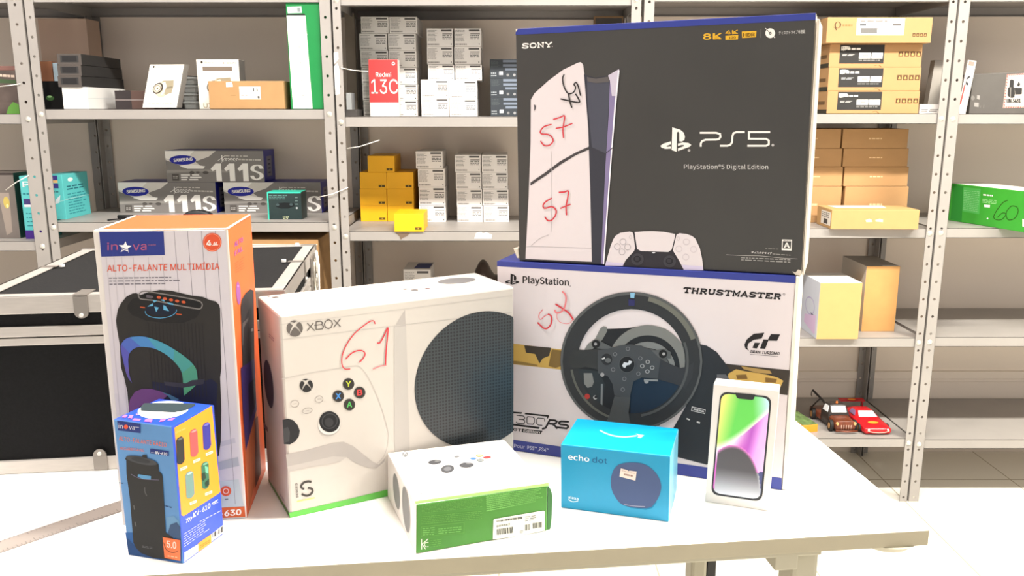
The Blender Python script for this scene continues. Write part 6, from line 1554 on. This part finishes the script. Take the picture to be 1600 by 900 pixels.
mb.hexa([(drift(y) - hw*.95, y, z3d + .056), (drift(y) + hw*.95, y, z3d + .056), (drift(y) + hw*.95, y + .022, z3d + .060), (drift(y) - hw*.95, y + .022, z3d + .060), (drift(y) - hw*.95, y, z3d + .058), (drift(y) + hw*.95, y, z3d + .058), (drift(y) + hw*.95, y + .022, z3d + .062), (drift(y) - hw*.95, y + .022, z3d + .062)], REDP)
for s in (-1, 1): mb.box(drift(y) + s*hw*.8 - .002, drift(y) + s*hw*.8 + .002, y + .004, y + .018, z3d + .036, z3d + .058, REDP)
sp = mb.build('spoiler', car, bevel=0.0006)
mb = MB(); mb.add([(drift(y) + hw * .3 * cos(a), y + .010 + .006 * sin(a), z3d + .0608 + .0011 * sin(a)) for a in [2*pi*i/20 for i in range(20)]], [tuple(range(20))], mat('orange_decal', (240, 150, 40))); mb.build('spoiler_decal', sp)
# rusty tow truck
Yt1 = depth_for(z3d, 677); cx1 = py(1322, 665, Yt1).x; hw1 = (py(1341, 665, Yt1).x - py(1303, 665, Yt1).x) / 2
RUST = mat('rusty_brown_toy_paint', (104, 52, 32), 0.35, var=0.35, scale=70); DKR = mat('dark_toy_plastic', (46, 40, 38), 0.4, var=0.2, scale=60)
tr = thing('toy_tow_truck', 'rusty brown toy tow truck with a raised crane hook beside the red toy car', 'toy car', (cx1 - 0.02, Yt1 + 0.07, z3d))
dr = lambda y: cx1 - 0.15 * (y - Yt1)
def ts(dy, k, zl, zs_, zt_, tw): y = Yt1 + dy; return car_sec(dr(y), y, hw1 * k, z3d + zl, z3d + zs_, z3d + zt_, hw1 * tw)
loft([ts(0, .75, .010, .022, .026, .6), ts(.003, .82, .008, .028, .032, .66), ts(.03, .84, .008, .032, .036, .66), ts(.045, .86, .008, .033, .037, .7)], RUST).build('bonnet', tr, bevel=0.0008)
loft([ts(.0452, .9, .008, .036, .042, .75), ts(.050, .92, .008, .038, .050, .72), ts(.058, .92, .008, .038, .063, .66), ts(.085, .92, .008, .038, .065, .64), ts(.094, .92, .008, .038, .060, .64)], DKR).build('cab', tr, bevel=0.0008)
loft([ts(.0945, .98, .010, .026, .030, .9), ts(.165, .98, .010, .026, .030, .9)], RUST).build('tow_bed', tr, bevel=0.001)
def tc_(y, xo, z): return (dr(Yt1 + y) + xo * hw1, Yt1 + y, z3d + z)
glass('windscreen', [tc_(.0475, -.62, .0445), tc_(.0475, .62, .0445), tc_(.0565, .58, .0605), tc_(.0565, -.58, .0605)], PW, tr)
glass('side_window', [tc_(.055, -.86, .044), tc_(.085, -.86, .044), tc_(.083, -.70, .060), tc_(.061, -.70, .060)], PW, tr)
mb = MB(); mb.tube([tc_(-.006, -.9, .0085), tc_(-.010, 0, .0075), tc_(-.006, .9, .0085)], 0.0030, RUST); mb.build('bumper', tr)
mb = MB()
for i in range(5): x = -.4 + .2 * i; mb.tube([tc_(-.0015, x, .012), tc_(-.0015, x, .023)], 0.0009, mat('pale_trim', (230, 190, 170)))
mb.build('grille', tr)
for s in (-1, 1):
    wheel_pair(tr, dr(Yt1 + .022) + s * hw1 * .98, Yt1 + .022, z3d + .0155, .0155, .010)
    wheel_pair(tr, dr(Yt1 + .135) + s * hw1 * 1.02, Yt1 + .135, z3d + .0155, .0155, .012)
    mb = MB(); mb.cyl(tc_(.004, s * .72, .027), tc_(-.002, s * .72, .027), .0042, mat('amber_lamp', (230, 170, 110), 0.3), n=14); mb.build('headlight', tr)
mb = MB(); mb.cyl(tc_(.07, .05, .065), tc_(.07, .05, .071), .004, mat('amber_beacon', (200, 110, 50), 0.3), r1=.0025, n=14); mb.build('roof_beacon', tr)
mb = MB(); mb.tube([tc_(.10, -.05, .03), tc_(.12, -.45, .058), tc_(.15, -1.0, .080)], 0.0035, DKR); mb.tube([tc_(.15, -1.0, .03), tc_(.13, -.6, .06)], 0.0022, DKR); a = mb.build('crane_arm', tr)
mb = MB(); mb.tube([tc_(.15, -1.0, .081), tc_(.15, -1.08, .074), tc_(.15, -1.1, .066), tc_(.15, -1.02, .062)], 0.0016, DKR); mb.build('hook', a)

tr.scale = (1, 1, 1.22)
# --- unit at the right edge
z4a = L4[1]
b = shelf_box('battery_carton', 'dark grey carton with a lithium battery warning label at the right edge', 'box', 1517, 1640, 118, 177, z4a, mat('charcoal_carton', (86, 82, 78), 0.6, var=0.05), Y=D + 0.04, depth=0.25, bevel=0.0015)
# slightly turned so that its top edge climbs to the right
for v in b.body.data.vertices:
    if v.co.z > 0.02: v.co.z += 0.012 * (v.co.x + 0.12) / 0.24 + 0.004
Fb = b.front
def w7(*Q): return [(1480 + a / 7.5, 80 + c / 7.5) for a, c in Q]
art = [(K(190, 160, 150), poly(*w7((700,272),(900,258),(1010,250),(1000,660),(650,668))), 1), (K(184, 176, 168), poly(*w7((712,290),(895,275),(990,268),(985,640),(670,650))), 2),
       (kd, poly(*w7((735,340),(750,332),(775,335),(782,350),(778,420),(790,430),(795,500),(785,540),(760,548),(745,545),(730,540),(708,520),(712,430),(730,420))), 3), (kd, poly(*w7((790,430),(810,425),(830,430),(860,428),(878,434),(875,500),(860,506),(800,508))), 3),
       (kd, poly(*w7((838,355),(856,385),(850,405),(832,412),(820,400),(828,380))), 3), (K(184, 176, 168), stroke(w7((745, 425), (740, 540)), 0.6), 4),
       (kd, text('UN 3481', w7((700, 606))[0], w7((860, 602))[0], 6.2, 0.04), 3)]
for i in range(9):
    a = 700 + i * 24; art.append((K(150, 60, 56), poly(*w7((a, 285 - i*1.2), (a + 12, 284 - i*1.2), (a + 20, 270 - i*1.2), (a + 8, 271 - i*1.2))), 3)); a = 655 + i * 28; art.append((K(150, 60, 56), poly(*w7((a, 664), (a + 12, 663), (a + 20, 650), (a + 8, 651))), 3))
for i in range(11):
    y = 290 + i * 33; x = 700 - i * 3.6; art.append((K(150, 60, 56), poly(*w7((x, y), (x + 12, y + 8), (x + 11, y + 20), (x - 1, y + 12))), 3))
prints('warning_label', Fb, b.root, art)
prints('side_marking', Fb, b.root, [(K(190, 184, 178), st_rect(0, 0, 1, 1), 1)][:0] + [(K(150, 146, 142), poly(*w7((350,515),(382,520),(380,568),(348,560))), 1), (K(150, 146, 142), poly(*w7((318,600),(370,605),(368,655),(316,648))), 1), (K(110, 106, 102), stroke(w7((392, 640), (388, 662)), 1.0), 1), (K(110, 106, 102), stroke(w7((430, 630), (426, 665)), 1.2), 1), (K(120, 116, 112), ell(1520, 153, 3, 3.6), 1)])
b = shelf_box('folded_leaflet', 'thin white printed leaflet leaning against the right twin post', 'leaflet', 1500, 1513, 94, 176, z4a, WHITECARD, Y=D + 0.012, depth=0.006, bevel=0, vbase=178)
b.root.rotation_euler = (0, radians(6), 0)
prints('printed_artwork', b.front, b.root, [(K(200, 130, 120), st_rect(.1, .02, .8, .1), 1), (K(60, 58, 60), stroke([(.6, .30), (.3, .34), (.3, .42), (.6, .44)], .05), 1), (K(180, 80, 76), poly((.1, .46), (.3, .44), (.25, .8), (.05, .85)), 1)], 'st')
z4b = L4[2]
Yx = D + 0.0
gb_c = [pp(1480, 343, (0, D + 0.16, 0), Vector((0, 1, 0)))]
# green console carton lying at an angle
A_ = pz(1481, 344, z4b); B2 = pz(1602, 363.5, z4b)
dg = (B2 - A_); dg.z = 0; dg.normalize(); ng_ = Vector((-dg.y, dg.x, 0)); A2 = A_ + Vector((0, 0, 0)); W_ = 0.33
h1_ = pp(1487, 286, A_, ng_).z; h2_ = pp(1600, 298.5, A_, ng_).z
hm = (h1_ + h2_) / 2
E_ = A_ + dg * W_
Cg = [A_, E_, E_ + ng_ * 0.11, A_ + ng_ * 0.11]
zt_a = h1_; zt_e = h1_ + (h2_ - h1_) * W_ / ((pp(1600, 300, A_, ng_) - A_).dot(dg))
Cg = [Vector((p.x, p.y, z4b)) for p in Cg]
Cg += [Vector((Cg[0].x, Cg[0].y, zt_a)), Vector((Cg[1].x, Cg[1].y, zt_e)), Vector((Cg[2].x, Cg[2].y, zt_e)), Vector((Cg[3].x, Cg[3].y, zt_a))]
gr_ = thing('game_console_box', 'bright green carton marked 60 with a white top on the right edge shelf', 'box', ((Cg[0] + Cg[2]) / 2).to_tuple()[:2] + (z4b,))
GR3 = mat('vivid_green_card', (56, 160, 50), 0.4, var=0.04)
mb = MB(); mb.hexa(Cg, GR3, {'top': WHITECARD}); mb.build('carton', gr_, bevel=0.002)
Fg = Face(Cg[0], -ng_, (Cg[4], Cg[5], Cg[1], Cg[0]))
def x8(*Q): return [(1200 + a / 4, 225 + c / 4) for a, c in Q]
prints('printed_lettering', Fg, gr_, [(K(80, 178, 84), poly(*x8((1222,270),(1330,280),(1320,440),(1215,420))), 1), (K(44, 138, 50), poly(*x8((1160,255),(1222,265),(1210,485),(1140,470))), 1), (K(130, 200, 130), dashes(x8((1225,285),(1325,295),(1318,430),(1220,412)), 12, 4, .4, (5, 8), .1), 2),
    (K(150, 210, 140), dashes(x8((1340,340),(1430,350),(1428,378),(1340,368)), 3, 4, .5, (3, 5), .1), 2), (wh, poly(*x8((1350,378),(1388,381),(1386,398),(1350,394))), 2), (wh, dashes(x8((1345,312),(1405,318),(1405,328),(1345,322)), 1, 4, .9, (4, 4), 0), 2), (wh, ell(1543, 341.5, 1.3), 2), (wh, poly(*x8((1590,470),(1610,470),(1610,520),(1590,515))), 2)])
og = K(40, 80, 20)
prints('marker_number', Fg, gr_, [(og, stroke(x8((1498,352),(1470,365),(1440,400),(1415,440),(1412,462),(1430,474),(1460,472),(1485,445),(1480,432),(1460,434),(1435,458)), 1.1), 3), (og, stroke(x8((1520,388),(1492,420),(1490,455),(1505,475),(1540,465),(1562,430),(1560,400),(1540,388),(1520,388)), 1.1), 3)], label='hand drawn dark number 60')

# ================================================================ CABLE TIES, SCRAPS
TIE = mat('white_nylon', (236, 230, 220), 0.4)
def tie(label, pts, Yv=D - 0.012, r=0.0013, ends=None):
    P_ = [py(u, v, Yv if len(q) == 0 else q[0]) for (u, v, *q) in pts]
    c = sum(P_, Vector()) / len(P_)
    mb = MB(); mb.tube(P_, r, TIE, 6)
    o = mb.build('cable_tie', origin=c); tag(o, label, 'cable tie', 'white cable ties on the posts')
tie('white cable tie sticking out left from the far left post', [(0, 135), (15, 133.5), (32, 131, D - 0.006)])
tie('white cable tie slanting before the far left turquoise carton', [(9, 297), (25, 285), (45, 274, D - 0.006)])
tie('white cable tie on the twin posts beside the 111S toner cartons', [(498, 308), (520, 303), (544, 293, D - 0.006)])
tie('white cable tie pointing right to the red 13C carton', [(533, 106, D - 0.006), (552, 110), (575, 111.5)])
tie('white cable tie above the yellow cartons', [(542, 232, D - 0.006), (562, 229), (593, 219)])
